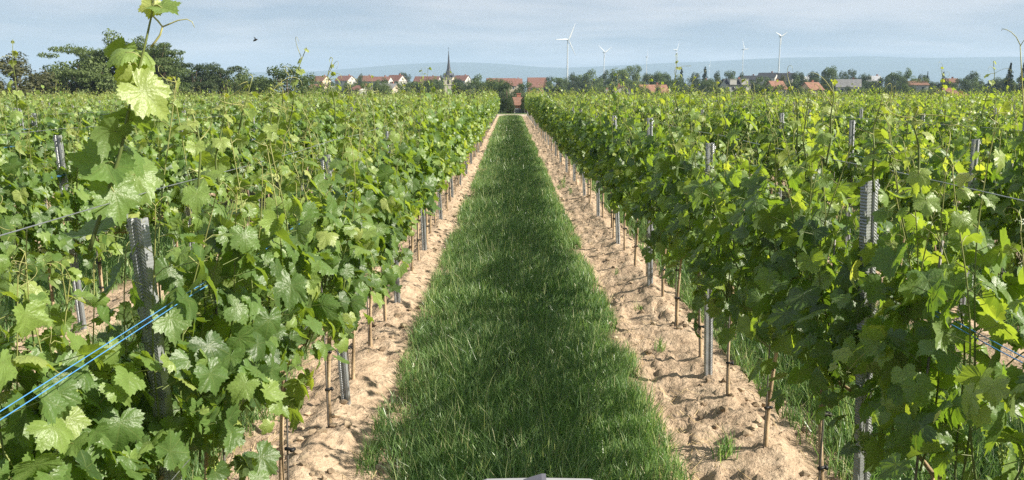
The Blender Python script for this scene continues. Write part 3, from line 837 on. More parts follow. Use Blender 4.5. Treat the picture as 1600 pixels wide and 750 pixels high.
for y0, y1, dn, w, h, sg in ((0.6, 3.2, 2500, 0.0048, 0.17, 3), (3.2, 6.5, 6200, 0.0048, 0.18, 3), (6.5, 11, 4300, 0.006, 0.18, 3), (11, 20, 2300, 0.009, 0.18, 2), (20, 36, 1200, 0.015, 0.18, 2), (36, FIELD_END, 650, 0.026, 0.19, 2)):
    grass_patch(GA, rg, gx0, gx1, y0, y1, dn, w, h, sg)
for k in (-1, 1):
    a0 = gx0 + PITCHX * k; a1 = gx1 + PITCHX * k
    for y0, y1, dn, w, h, sg in ((1.0, 7, 3200, 0.0055, 0.22, 3), (7, 14, 1600, 0.009, 0.2, 2), (14, 32, 450, 0.015, 0.2, 2)):
        grass_patch(GA, rg, a0, a1, y0, y1, dn, w, h, sg)
for k in (-3, -2, 2, 3):
    a0 = gx0 + PITCHX * k; a1 = gx1 + PITCHX * k
    grass_patch(GA, rg, a0, a1, 2.0, 12, 900, 0.010, 0.21, 2)
# weeds: tufts that have crept onto the bare soil
for k in (0, 1, -1, 2):
    for q in range(22):
        yy_ = 2.4 + 16 * rg.random() ** 1.4; xx_ = row_x(k) + rg.choice([-1, 1]) * rg.uniform(0.16, 0.5); r_ = rg.uniform(0.03, 0.07)
        grass_patch(GA, rg, xx_ - r_, xx_ + r_, yy_ - r_, yy_ + r_, 3600, 0.0065, rg.uniform(0.06, 0.15), 3)
tag(GA.build('grass', M_GRASS, smooth=False), 'long green grass growing in the strips between the vine rows', 'grass', kind='stuff')

GS_ = Geo(); rs = np.random.default_rng(12)
for k in (0, 1, -1, 2):
    n = 2600 if k in (0, 1) else 1200
    yy = 2.0 + 14 * rs.random(n) ** 1.6
    sgn = np.where(rs.random(n) < 0.5, -1, 1); u = rs.normal(0.45, 0.13, n)
    xx = row_x(k) + sgn * u; zz_ = ground_z(xx, yy) + 0.006
    az = rs.normal(math.pi / 2, 0.9, n); ln = rs.uniform(0.03, 0.14, n)
    for i in range(n):
        d = np.array([math.cos(az[i]), math.sin(az[i]), rs.normal(0, 0.12)]) * ln[i] / 2; p = np.array([xx[i], yy[i], zz_[i]])
        q = np.array([-math.sin(az[i]), math.cos(az[i]), 0]) * 0.0019
        GS_.add([p - d - q, p - d + q, p + d + q + (0, 0, 0.004), p + d - q + (0, 0, 0.004)], F4=[(0, 1, 2, 3)], tone=rs.random())
tag(GS_.build('straw', M_STRAW, smooth=False), 'dry pale straw lying on the bare sandy soil', 'straw', kind='stuff')

GC = Geo(); ico = []
phi = (1 + 5 ** 0.5) / 2
IV = nrm(np.array([(-1, phi, 0), (1, phi, 0), (-1, -phi, 0), (1, -phi, 0), (0, -1, phi), (0, 1, phi), (0, -1, -phi), (0, 1, -phi), (phi, 0, -1), (phi, 0, 1), (-phi, 0, -1), (-phi, 0, 1)], float))
IF = np.array([(0, 11, 5), (0, 5, 1), (0, 1, 7), (0, 7, 10), (0, 10, 11), (1, 5, 9), (5, 11, 4), (11, 10, 2), (10, 7, 6), (7, 1, 8), (3, 9, 4), (3, 4, 2), (3, 2, 6), (3, 6, 8), (3, 8, 9), (4, 9, 5), (2, 4, 11), (6, 2, 10), (8, 6, 7), (9, 8, 1)])
for k in (0, 1, -1, 2):
    n = 2600 if k in (0, 1) else 500
    yy = 2.2 + 26 * rs.random(n) ** 1.8; u = np.clip(rs.normal(0, 0.24, n), -0.5, 0.5); xx = row_x(k) + u
    cl = fbm(xx * 2, yy * 1.5, 91, 2); ok = cl > -0.12; xx, yy = xx[ok], yy[ok]
    zz_ = ground_z(xx, yy); s = 0.004 + 0.027 * rs.random(len(xx)) ** 5
    for i in range(len(xx)):
        V = IV * (s[i] * rs.uniform(0.6, 1.25, (12, 1))) * np.array([1.1, 1.0, 0.75])
        a_ = rs.uniform(0, 6.28); V = np.stack([V[:, 0] * math.cos(a_) - V[:, 1] * math.sin(a_), V[:, 0] * math.sin(a_) + V[:, 1] * math.cos(a_), V[:, 2]], 1)
        GC.add(V + np.array([xx[i], yy[i], zz_[i] + s[i] * 0.25]), F3=IF, tone=rs.random())
M_CLOD = toned('soil_clod', [(0, (0.17, 0.125, 0.085)), (1, (0.48, 0.375, 0.26))], 0.95, 0.1, nscale=40)
tag(GC.build('soil_clods', M_CLOD, smooth=False), 'crumbled sandy clods scattered over the soil under the vines', 'soil clods', kind='stuff')

# ------------------------------------------------------------------ trees
M_CROWN = {}
def crown_mat(name, a, b):
    M_CROWN[name] = toned('crown_' + name, [(0, a), (1, b)], 0.6, 0.2, tfac=0.28, tmul=(1.6, 1.8, 0.8), var=0.5)
crown_mat('green', (0.055, 0.085, 0.030), (0.140, 0.185, 0.066))
crown_mat('dark', (0.032, 0.052, 0.024), (0.085, 0.115, 0.050))
crown_mat('russet', (0.060, 0.066, 0.032), (0.135, 0.135, 0.062))
crown_mat('conifer', (0.010, 0.022, 0.014), (0.026, 0.044, 0.024))
M_TBARK = plain('tree_bark', (0.10, 0.075, 0.055), 0.9, 0.1, 0, 0.3, 4, 0.02)
def leafcloud(G, rng, c, r, n, s):
    d = nrm(rng.normal(size=(n, 3))); rad = rng.uniform(0.45, 1.05, (n, 1)) ** 0.7
    p = c + d * rad * r
    nn = nrm(d + rng.normal(0, 0.6, (n, 3)) + np.array([0, 0, 0.3])); t1 = nrm(np.cross(nn, rng.normal(size=(n, 3)))); t2 = np.cross(nn, t1)
    ss = s * rng.uniform(0.6, 1.3, (n, 1))
    V = np.stack([p - t1 * ss, p - t2 * ss * 0.55, p + t1 * ss, p + t2 * ss * 0.55], 1)
    tone = np.repeat(np.clip(rng.normal(0.45, 0.2, n), 0, 1), 4)
    ii = (np.arange(n) * 4)[:, None]
    G.add(V.reshape(-1, 3), F4=ii + np.array([[0, 1, 2, 3]]), tone=tone)
def proto_tree(kind, seed):
    """unit tree: height 1, crown width 1, built up from limbs that carry leaf clumps"""
    rng = np.random.default_rng(seed); C, T = Geo(), Geo()
    T.tube([(0, 0, -0.06), (0.01, 0, 0.15), (0.0, 0.01, 0.4), (0.015, 0, 0.75)], [0.040, 0.030, 0.022, 0.008], 7)
    if kind == 'conifer':
        for q in range(26):
            f = q / 25; z = 0.10 + 0.88 * f; rr = 0.48 * (1 - f) ** 0.85 + 0.02
            nb = max(3, int(9 * (1 - f) + 3))
            for b in range(nb):
                a = rng.uniform(0, 6.28); r_ = rr * rng.uniform(0.6, 1.08)
                for e in (0.35, 0.65, 0.95):
                    leafcloud(C, rng, np.array([r_ * e * math.cos(a), r_ * e * math.sin(a), z - 0.05 * e]), np.array([0.07, 0.07, 0.018]) * (1.1 - 0.5 * f), 9, 0.020)
        return C, T
    if kind == 'airy':
        spec = [(rng.uniform(-0.44, 0.44), rng.uniform(-0.44, 0.44), rng.uniform(0.30, 0.95)) for _ in range(130)]
        spec = [s for s in spec if (s[0] ** 2 + s[1] ** 2) ** 0.5 < 0.47 * math.sin(math.pi * min(1, (s[2] - 0.16) / 0.92)) ** 0.6][:62]
        rad = lambda: np.array([rng.uniform(0.09, 0.17), rng.uniform(0.09, 0.17), rng.uniform(0.032, 0.06)]); n, s = 190, 0.015
    else:
        spec = []
        while len(spec) < 42:
            d = nrm(rng.normal(size=3)); q = rng.uniform(0.3, 1.0) ** 0.5
            p = d * q * np.array([0.40, 0.40, 0.38]) + np.array([0, 0, 0.57])
            if kind == 'round' or p[2] < 0.9: spec.append(tuple(p))
        rad = lambda: np.array([1, 1, 0.8]) * rng.uniform(0.10, 0.17); n, s = 190, 0.019
    for p in spec:
        p = np.array(p); st_ = np.array([0, 0, max(0.14, p[2] * 0.55)])
        if rng.random() < 0.55: T.tube([st_, (st_ + p) / 2 + np.array([0, 0, 0.02]), p], [0.011, 0.007, 0.003], 4)
        leafcloud(C, rng, p, rad(), n, s)
    return C, T
TREE_P = {}
for kind in ('round', 'airy', 'conifer'):
    for s in range(3):
        C, T = proto_tree(kind, 40 + s * 3 + len(kind))
        TREE_P[kind, s] = (C.build('crown', M_CROWN['green'], link=False).data, T.build('trunk', M_TBARK, link=False).data)
tcount = [0]
def tree(kind, colour, px, w, ytop, D, label, group, name=None, foot=None):
    rng = random.Random(tcount[0] * 13 + 5); tcount[0] += 1
    top_ = at(px, ytop, D); zb = float(terr(np.array(top_.x), np.array(D)))
    h = (top_.z - zb) * (1.10 if kind == 'airy' else 1.04); wd = w * D / F_PX * 1.18
    e = empty(name or ('conifer_tree' if kind == 'conifer' else 'broadleaf_tree'), (top_.x, D, zb), rng.uniform(0, 6.28))
    e.scale = (wd, wd, h)
    cm, tm = TREE_P[kind, rng.randrange(3)]
    for nm, me, mt in (('crown', cm, M_CROWN[colour]), ('trunk', tm, M_TBARK)):
        o = bpy.data.objects.new(nm, me); COL.objects.link(o); o.parent = e
        o.material_slots[0].link = 'OBJECT'; o.material_slots[0].material = mt
    tag(e, label, 'tree', group)
GL_, GV, GR = 'trees beyond the left side of the vineyard', 'trees among the village roofs', 'trees along the right horizon'
TL = [
 ('round', 'russet', 22, 120, 90, 118, 'dark russet rounded tree at the far left edge of the field', GL_),
 ('round', 'russet', -45, 90, 101, 122, 'dark russet tree cut off by the left picture edge', GL_),
 ('round', 'dark', 86, 70, 114, 150, 'low dark tree between the russet tree and the tall locust trees', GL_),
 ('airy', 'green', 120, 84, 72, 124, 'airy locust tree with a see-through crown left of the tallest tree', GL_),
 ('round', 'green', 180, 96, 58, 126, 'tallest broad locust tree behind the big foreground shoot', GL_),
 ('airy', 'green', 242, 80, 69, 127, 'upright locust tree just right of the big foreground shoot', GL_),
 ('round', 'green', 212, 96, 66, 131, 'full rounded green tree at the heart of the locust group', GL_),
 ('round', 'green', 150, 130, 84, 134, 'dense leafy tree filling in beneath the tall locust trees', GL_),
 ('round', 'green', 222, 100, 96, 136, 'dense bushy tree low behind the upright locust tree', GL_),
 ('airy', 'dark', 300, 62, 97, 140, 'thin-crowned dark tree right of the locust group', GL_),
 ('airy', 'dark', 352, 54, 101, 146, 'small flat-topped dark tree between two gaps of sky', GL_),
 ('round', 'green', 275, 70, 104, 144, 'leafy tree closing the gap right of the upright locust tree', GL_),
 ('round', 'green', 378, 60, 112, 148, 'soft green tree right of the flat-topped dark tree', GL_),
 ('round', 'dark', 322, 110, 112, 150, 'wide low dark tree under the flat-topped one', GL_),
 ('round', 'green', 402, 64, 117, 138, 'low leafy tree left of the bushy tree before the village', GL_),
 ('round', 'green', 446, 84, 105, 132, 'broad bushy tree at the left end of the village roofs', GL_),
 ('round', 'green', 484, 44, 118, 140, 'small green tree beside the first red village roofs', GL_),
 ('round', 'dark', 563, 20, 118, 430, 'small dark tree between two red roofs left of the church', GV),
 ('round', 'dark', 600, 30, 124, 380, 'dark tree in front of the white half-timbered house', GV),
 ('round', 'dark', 629, 26, 114.5, 520, 'dark round tree rising above the roofs left of the church', GV),
 ('round', 'green', 652, 44, 126, 330, 'broad green tree below the long red roof', GV),
 ('round', 'dark', 676, 34, 124, 360, 'dark green tree nearest the church on its left', GV),
 ('round', 'dark', 690, 16, 119, 560, 'slim dark tree touching the left edge of the church tower', GV),
 ('round', 'dark', 715, 20, 122, 470, 'dark tree touching the right edge of the church tower', GV),
 ('round', 'green', 745, 44, 119.5, 330, 'bushy green tree right of the church tower', GV),
 ('round', 'green', 770, 50, 126, 260, 'green tree behind the end of the left vine row', GV),
 ('round', 'dark', 792, 44, 130, 200, 'dark tree at the end of the grass strip', GV),
 ('round', 'dark', 793, 22, 150, 128, 'low dark bush left of the brick house at the end of the grass strip', GV),
 ('round', 'dark', 822, 20, 148, 128, 'low dark bush right of the brick house at the end of the grass strip', GV),
 ('round', 'green', 822, 40, 130, 260, 'green tree below the large red barn roof', GV),
 ('round', 'dark', 859, 18, 121, 420, 'small round tree right of the large red barn roof', GV),
 ('round', 'green', 878, 24, 121, 430, 'green tree left of the foot of the tallest turbine', GR),
 ('round', 'dark', 896, 26, 116, 440, 'dark tree at the foot of the tallest turbine', GR),
 ('round', 'green', 921, 46, 111.5, 430, 'broad green tree between the two leftmost turbines', GR),
 ('round', 'dark', 946, 24, 112.5, 420, 'dark tree at the foot of the second turbine', GR),
 ('round', 'green', 968, 40, 107, 430, 'tall green tree left of the biggest tree crown', GR),
 ('round', 'green', 991, 38, 104, 440, 'biggest rounded tree crown left of the third turbine', GR),
 ('round', 'dark', 1013, 20, 114, 430, 'small dark tree at the foot of the third turbine', GR),
 ('round', 'green', 1034, 36, 112, 400, 'round green tree left of the fourth turbine', GR),
 ('conifer', 'conifer', 1065, 16, 106, 430, 'dark pointed conifer right of the fourth turbine', GR),
 ('round', 'dark', 1086, 18, 115, 420, 'small rounded dark tree left of the leaning conifer', GR),
 ('conifer', 'conifer', 1102, 22, 105, 420, 'dark broad conifer in front of the tiny far turbine', GR),
 ('round', 'dark', 1121, 26, 114, 410, 'dark round tree right of the broad conifer', GR),
 ('round', 'green', 1141, 26, 112, 410, 'green round tree above the white dormer house', GR),
 ('round', 'dark', 1158, 20, 116, 400, 'dark tree at the foot of the fifth turbine', GR),
 ('round', 'green', 1188, 22, 121, 330, 'low green tree in front of the dark roofed houses', GR),
 ('round', 'russet', 1222, 24, 120, 330, 'russet tree before the dark roofed house with white gable', GR),
 ('round', 'dark', 1249, 24, 112, 400, 'dark round tree right of the sixth turbine', GR),
 ('round', 'dark', 1273, 20, 111.5, 410, 'narrow dark tree beside the tall round green tree', GR),
 ('round', 'green', 1297, 28, 103.5, 400, 'tall round green tree alone on the right horizon', GR),
 ('round', 'dark', 1317, 18, 113, 400, 'small dark tree right of the tall round one', GR),
 ('round', 'dark', 1331, 22, 110, 410, 'dark round tree left of the white roofed house', GR),
 ('round', 'dark', 1351, 22, 115, 400, 'dark tree just left of the white roof slope', GR),
 ('round', 'green', 1398, 30, 112, 420, 'left tree of the pale green pair on the right horizon', GR),
 ('round', 'green', 1419, 26, 109.5, 420, 'right tree of the pale green pair on the right horizon', GR),
 ('round', 'dark', 1441, 22, 118, 420, 'small dark tree right of the pale green pair', GR),
 ('conifer', 'conifer', 1450, 9, 112, 420, 'very slim conifer spike on the right horizon', GR),
 ('conifer', 'conifer', 1475, 15, 112.5, 400, 'pointed dark conifer above the brown roofs', GR),
 ('round', 'dark', 1520, 40, 114, 420, 'wide flat-topped dark tree near the right edge', GR),
 ('conifer', 'conifer', 1580, 26, 99, 250, 'tall dark conifer left of two at the right edge', GR),
 ('conifer', 'conifer', 1601, 26, 98, 255, 'tall dark conifer cut off by the right edge', GR),
]
for a in TL: tree(*a)
rf_ = random.Random(9)
for q in range(30):
    px = 1040 + q * 20 + rf_.uniform(-6, 6)
    tree('round', rf_.choice(['dark', 'green', 'dark']), px, rf_.uniform(26, 40), rf_.uniform(121, 129), rf_.uniform(330, 400),
         'low rounded tree in the dark belt behind the right-hand vines', 'trees of the dark belt behind the right-hand vines')
for q in range(12):
    px = 495 + q * 26 + rf_.uniform(-6, 6)
    if 688 < px < 718: px = 676
    tree('round', rf_.choice(['dark', 'green']), px, rf_.uniform(26, 40), rf_.uniform(126, 136), rf_.uniform(215, 300),
         'low bushy tree in the hedge belt before the village houses', 'trees of the hedge belt before the village')
for q in range(34):
    px = 870 + q * 22 + rf_.uniform(-7, 7)
    tree('round', rf_.choice(['dark', 'green']), px, rf_.uniform(24, 36), rf_.uniform(133, 141), rf_.uniform(225, 270),
         'low dark bushy tree in the hedge just over the right-hand vines', 'hedge trees just over the right-hand vines')
for q in range(13):
    px = 497 + q * 24 + rf_.uniform(-6, 6)
    if 686 < px < 720: px = 680
    tree('round', rf_.choice(['dark', 'green']), px, rf_.uniform(18, 30), rf_.uniform(123, 129), rf_.uniform(345, 440),
         'small leafy tree standing between the red roofs left of the turbines', 'garden trees between the red roofs')
for q in range(9):
    px = 875 + q * 21 + rf_.uniform(-5, 5)
    tree('round', rf_.choice(['dark', 'green']), px, rf_.uniform(28, 38), rf_.uniform(119, 128), rf_.uniform(390, 410),
         'low tree beneath the tall crowns left of the fourth turbine', 'low trees beneath the tall crowns')

# ------------------------------------------------------------------ village houses
def roof_mat(name, col):
    m, t = newmat(name)
    n = noise(t, 1.3, 5); c = ramp(t, n, [(0.3, tuple(v * 0.72 for v in col)), (0.7, tuple(min(1, v * 1.2) for v in col))])
    sp = N(t, 'ShaderNodeSeparateXYZ'); t.links.new(N(t, 'ShaderNodeTexCoord').outputs['Object'], sp.inputs[0])
    tl = mth(t, 'SINE', mth(t, 'MULTIPLY', sp.outputs[2], 26.0))
    return finish(m, t, c, 0.8, 0.2, bump=tl, bdist=0.03)
RM = {'red': roof_mat('red_tiles', (0.20, 0.10, 0.075)), 'orange': roof_mat('orange_tiles', (0.27, 0.145, 0.10)), 'brown': roof_mat('brown_tiles', (0.20, 0.11, 0.075)),
      'dark': roof_mat('slate_tiles', (0.045, 0.048, 0.055)), 'grey': roof_mat('grey_tiles', (0.20, 0.20, 0.20)), 'pale': roof_mat('pale_roof', (0.48, 0.49, 0.50))}
WM = {'white': plain('white_render', (0.48, 0.465, 0.43), 0.85, 0.2, 0, 0.07, 0.7), 'cream': plain('cream_render', (0.46, 0.39, 0.29), 0.85, 0.2, 0, 0.08, 0.7),
      'grey': plain('grey_render', (0.42, 0.42, 0.42), 0.85, 0.2, 0, 0.08, 0.7), 'brick': plain('brick_wall', (0.36, 0.16, 0.11), 0.85, 0.2, 0, 0.12, 1.0)}
M_GLASS = plain('window_glass', (0.03, 0.035, 0.045), 0.12, 0.6, 0, 0.1, 1)
M_FRAME = plain('window_frame', (0.70, 0.69, 0.66), 0.6)
M_TIMBER = plain('dark_timber', (0.06, 0.04, 0.03), 0.8)
def house(px, w_px, yr, ye, D, rz, roof, wall, label, depth=9.0, gable=False, chimney=True, dormers=0, timber=False):
    """ridge seen at yr, eaves at ye (rows of the photo at distance D); gable=True turns the gable to the viewer"""
    pr_, pe = at(px, yr, D), at(px, ye, D)
    zb = float(terr(np.array(pr_.x), np.array(D))) - 0.3
    e = empty('village_house', (pr_.x, D, zb), R(rz) + (math.pi / 2 if gable else 0))
    Lh = w_px * D / F_PX
    if gable: Lx, Ly = depth, Lh
    else: Lx, Ly = Lh, depth
    hr, he = pr_.z - zb, pe.z - zb
    he = max(2.4, min(he, hr - 1.2))
    G = Geo(); a, b = Lx / 2, Ly / 2
    V = [(-a, -b, 0), (a, -b, 0), (a, b, 0), (-a, b, 0), (-a, -b, he), (a, -b, he), (a, b, he), (-a, b, he), (-a, 0, hr - 0.12), (a, 0, hr - 0.12)]
    G.add(V, F4=[(0, 1, 5, 4), (2, 3, 7, 6)], F3=[(4, 8, 7), (5, 6, 9)]); G.add([V[0], V[3], V[7], V[4], V[1], V[2], V[6], V[5]], F4=[(0, 3, 2, 1), (4, 5, 6, 7)])
    G.build('wall', WM[wall], e, smooth=False)
    Rf = Geo(); oh = 0.35; th = 0.16; sl_ = (hr - he) / b
    for s in (-1, 1):
        y1, z1 = s * (b + oh), he - sl_ * oh
        q = [(-a - oh, 0, hr), (a + oh, 0, hr), (a + oh, y1, z1), (-a - oh, y1, z1)]
        Rf.add(q + [(x, y, z + th) for x, y, z in q], F4=[(0, 1, 2, 3), (7, 6, 5, 4), (0, 4, 5, 1), (1, 5, 6, 2), (2, 6, 7, 3), (3, 7, 4, 0)])
    ro = Rf.build('roof', RM[roof], e, smooth=False)
    if chimney:
        c = Geo(); c.box((a * 0.4, b * 0.25, hr - 0.1), (0.7, 0.6, 1.7)); c.box((a * 0.4, b * 0.25, hr + 0.78), (0.85, 0.75, 0.14)); c.build('chimney', WM['brick'], ro, smooth=False)
    def window(x, y, z, ax, w=1.0, h=1.25):
        f = Geo(); p = Geo()
        if ax == 'y':
            f.box((x, y - 0.03, z), (w + 0.24, 0.1, h + 0.24)); p.box((x, y - 0.075, z), (w, 0.05, h))
        else:
            f.box((x + 0.03, y, z), (0.1, w + 0.24, h + 0.24)); p.box((x + 0.075, y, z), (0.05, w, h))
        fo = f.build('window', M_FRAME, e, smooth=False); p.build('pane', M_GLASS, fo, smooth=False)
    nw = max(2, min(5, int(Lx / 3.2)))
    for i in range(nw):
        window(-a + Lx * (i + 0.5) / nw, -b, he - 1.3, 'y')
    window(a, -b * 0.35, he - 1.2, 'x'); window(a, b * 0.35, he - 1.2, 'x')
    if hr - he > 2.5: window(a, 0, he + (hr - he) * 0.35, 'x', 0.9, 1.1)
    if gable:   # local -x end is the one that faces the viewer
        for s in (-0.45, 0.45):
            f = Geo(); p = Geo(); f.box((-a - 0.03, s * b, he - 1.2), (0.1, 1.2, 1.5)); p.box((-a - 0.075, s * b, he - 1.2), (0.05, 0.95, 1.2))
            fo = f.build('window', M_FRAME, e, smooth=False); p.build('pane', M_GLASS, fo, smooth=False)
        f = Geo(); p = Geo(); zc = he + (hr - he) * 0.3; f.box((-a - 0.03, 0, zc), (0.1, 1.1, 1.3)); p.box((-a - 0.075, 0, zc), (0.05, 0.85, 1.0))
        fo = f.build('window', M_FRAME, e, smooth=False); p.build('pane', M_GLASS, fo, smooth=False)
    for i in range(dormers):
        x = -a + Lx * (i + 0.5) / dormers; y = -b * 0.62; z = he + (hr - he) * 0.42
        d = Geo(); d.box((x, y + 0.2, z + 0.2), (2.6, b * 0.9, 2.0)); d.box((x, y + 0.2, z + 1.28), (2.9, b * 0.95, 0.18)); do = d.build('dormer', WM['white'], ro, smooth=False)
    if timber:
        tb = Geo()
        for yy in np.linspace(-b * 0.9, b * 0.9, 6): tb.box((a + 0.03, yy, he - 1.2), (0.06, 0.2, 2.4))
        tb.box((a + 0.035, 0, he - 0.1), (0.06, Ly, 0.22)); tb.build('timber_frame', M_TIMBER, e, smooth=False)
    tag(e, label, 'house', 'houses of the village')
HS = [
 (502, 20, 119, 127, 520, -25, 'brown', 'cream', 'brown-roofed house furthest left in the village'),
 (540, 24, 118.5, 126, 540, -28, 'red', 'white', 'red-roofed house with white gable behind the tall left shoots'),
 (572, 22, 118.5, 127, 560, -10, 'brown', 'cream', 'brown-roofed house half hidden by a small dark tree'),
 (594, 34, 120, 127, 480, -12, 'red', 'white', 'white house under a wide red roof left of the half-timbered one'),
 (619, 24, 117.5, 127, 500, -30, 'red', 'white', 'half-timbered white-gabled house with red roof'),
 (607, 26, 131, 139, 330, -15, 'grey', 'cream', 'lower grey-roofed house beneath the half-timbered one'),
 (497, 22, 132, 140, 330, -20, 'orange', 'cream', 'low pinkish-roofed house at the left foot of the village'),
 (565, 20, 134, 141, 320, -35, 'red', 'white', 'low red-roofed house with a bright white gable'),
 (668, 40, 119.5, 130, 560, -18, 'red', 'white', 'long red-roofed house immediately left of the church tower'),
 (722, 22, 118, 126, 580, -28, 'red', 'white', 'red-roofed house with white gable immediately right of the church tower'),
 (783, 44, 122.5, 134, 520, 8, 'red', 'cream', 'long red barn roof over the end of the left vine row'),
 (806, 18, 123, 132, 540, 5, 'red', 'cream', 'small red-roofed house above the end of the grass strip'),
 (839, 28, 121.5, 136, 500, 6, 'red', 'brick', 'large plain red barn roof left of the tree belt'),
 (809, 11, 153, 161, 150, 4, 'brown', 'brick', 'brown-roofed brick house straight at the end of the grass strip'),
 (972, 30, 134, 143, 300, 0, 'red', 'white', 'house with a white gable facing the vineyard under a red roof'),
 (1020, 40, 133, 145, 290, 5, 'orange', 'cream', 'long orange roof just above the right-hand vines'),
 (940, 50, 141, 146, 300, 4, 'pale', 'cream', 'long low pale-roofed building below the tree belt'),
 (1107, 16, 125, 135, 380, 0, 'dark', 'white', 'white-gabled house under the broad conifer'),
 (1149, 36, 124, 133, 330, 4, 'dark', 'white', 'dark-roofed house with two white dormers'),
 (1172, 22, 118.5, 125, 430, -22, 'dark', 'white', 'dark-roofed house right of the fifth turbine'),
 (1200, 26, 114, 121, 440, -28, 'dark', 'white', 'dark-roofed house with a bright gable left of the sixth turbine'),
 (1226, 28, 114.5, 124, 440, -30, 'dark', 'white', 'dark-roofed house with white gable right of the sixth turbine'),
 (1212, 20, 127, 139, 300, 6, 'orange', 'cream', 'orange-roofed house below the dark-roofed pair'),
 (1261, 13, 120, 126, 420, -20, 'pale', 'white', 'small white house right of the dark-roofed pair'),
 (1268, 20, 129, 140, 300, 8, 'orange', 'cream', 'orange-brown roofed house in front of the small white one'),
 (1326, 34, 124.5, 136, 330, -20, 'grey', 'white', 'grey-roofed house with a white gable right of the tall round tree'),
 (1366, 16, 119, 127, 400, -35, 'pale', 'white', 'house with a bright white roof slope on the right'),
 (1485, 18, 123, 129, 380, -15, 'brown', 'cream', 'brown-roofed house under the pointed conifer'),
 (1478, 14, 138, 148, 230, 10, 'red', 'cream', 'bright red roof peeping over the right-hand vines'),
 (1501, 14, 148, 156, 200, -8, 'orange', 'cream', 'lowest salmon-coloured roof among the right-hand vine tips'),
 (1430, 30, 127, 133, 350, -10, 'brown', 'white', 'brown-roofed house below the slim conifer spike'),
]
for h in HS:
    lab = h[8]
    house(*h, gable=('facing the vineyard' in lab or 'under the broad conifer' in lab), chimney='barn' not in lab and 'shed' not in lab, dormers=2 if 'dormers' in lab else 0, timber='half-timbered white' in lab)

# ------------------------------------------------------------------ church
Dc = 520.0; cpos = at(701.8, 150, Dc); zb = float(terr(np.array(cpos.x), np.array(Dc))) - 0.3
ch = empty('church', (cpos.x, Dc, zb), R(-6))
zt = at(701, 121, Dc).z - zb; ztop = at(699, 79, Dc).z - zb; hw = 2.75
M_STONE = plain('pale_stone', (0.74, 0.66, 0.52), 0.9, 0.15, 0, 0.15, 0.8, 0.02)
M_SLATE = plain('slate', (0.055, 0.058, 0.068), 0.6, 0.35, 0, 0.2, 2)
G = Geo(); G.box((0, 0, zt / 2), (2 * hw, 2 * hw, zt)); G.box((0, 0, zt - 0.35), (2 * hw + 0.5, 2 * hw + 0.5, 0.35)); G.box((0, 0, zt * 0.62), (2 * hw + 0.3, 2 * hw + 0.3, 0.25))
for s in (-1, 1):
    G.box((s * (hw + 0.25), -hw - 0.1, zt * 0.15), (0.9, 0.9, zt * 0.3))
tw = G.build('tower', M_STONE, ch, smooth=False)
G = Geo(); n8 = 8
prof = [(hw * 1.42, 0), (hw * 1.05, 1.3), (hw * 0.66, 3.0), (hw * 0.42, 5.2), (hw * 0.22, 9.5), (0.12, ztop - zt - 0.3), (0.02, ztop - zt)]
th = np.arange(n8) * 2 * math.pi / n8 + math.pi / 8
V = np.concatenate([np.stack([r * np.cos(th), r * np.sin(th), np.full(n8, zt + 0.02 + z)], 1) for r, z in prof])
# the foot of the spire is square: pull the lowest ring out to the tower's corners
sq = V[:8]; sq[:, :2] = np.sign(sq[:, :2]) * np.minimum(np.abs(sq[:, :2]) * 1.3, hw + 0.35)
V[:8] = sq
F4 = [(q * n8 + k, q * n8 + (k + 1) % n8, (q + 1) * n8 + (k + 1) % n8, (q + 1) * n8 + k) for q in range(len(prof) - 1) for k in range(n8)]
G.add(V, F4=F4); spire = G.build('spire', M_SLATE, ch, smooth=False)
for sx_, sy_ in ((1, -1), (-1, -1), (1, 1), (-1, 1)):
    G = Geo(); G.tube([(sx_ * hw * 0.95, sy_ * hw * 0.95, zt), (sx_ * hw * 0.95, sy_ * hw * 0.95, zt + 1.2)], 0.55, 6); G.tube([(sx_ * hw * 0.95, sy_ * hw * 0.95, zt + 1.2), (sx_ * hw * 0.95, sy_ * hw * 0.95, zt + 2.9)], [0.65, 0.03], 6)
    G.build('corner_turret', M_SLATE, spire, smooth=False)
G = Geo(); G.tube([(0, 0, ztop - 0.2), (0, 0, ztop + 2.2)], 0.09, 6); G.box((0, 0, ztop + 1.5), (1.1, 0.14, 0.14)); G.build('cross', M_SLATE, spire, smooth=False)
def arch(x, z, w, h, axis):
    pts = [(-w / 2, 0), (w / 2, 0), (w / 2, h)] + [(w / 2 * math.cos(a), h + w / 2 * math.sin(a)) for a in np.linspace(0.3, math.pi - 0.3, 6)] + [(-w / 2, h)]
    G = Geo(); n = len(pts)
    f = [(x + p, -hw - 0.04, z + q) if axis == 'y' else (hw + 0.04, x + p, z + q) for p, q in pts]; b = [(x + p, -hw + 0.2, z + q) if axis == 'y' else (hw - 0.2, x + p, z + q) for p, q in pts]
    c = np.mean(f, 0)
    G.add(f + b + [tuple(c)], F3=[(2 * n, k, (k + 1) % n) for k in range(n)], F4=[(k, (k + 1) % n, n + (k + 1) % n, n + k) for k in range(n)])
    return G
arch(0.1, zt - 4.0, 1.25, 1.9, 'y').build('belfry_window', M_TIMBER, ch, smooth=False)
arch(0, zt - 4.0, 1.25, 1.9, 'x').build('belfry_window', M_TIMBER, ch, smooth=False)
arch(0.1, zt - 8.2, 0.7, 1.0, 'y').build('window_slit', M_TIMBER, ch, smooth=False)
G = Geo(); a = 4.5
V = [(hw - 0.1, -2.2, 0), (hw + 9, -2.2, 0), (hw + 9, 12, 0), (hw - 0.1, 12, 0), (hw - 0.1, -2.2, zt * 0.28), (hw + 9, -2.2, zt * 0.16), (hw + 9, 12, zt * 0.16), (hw - 0.1, 12, zt * 0.28)]
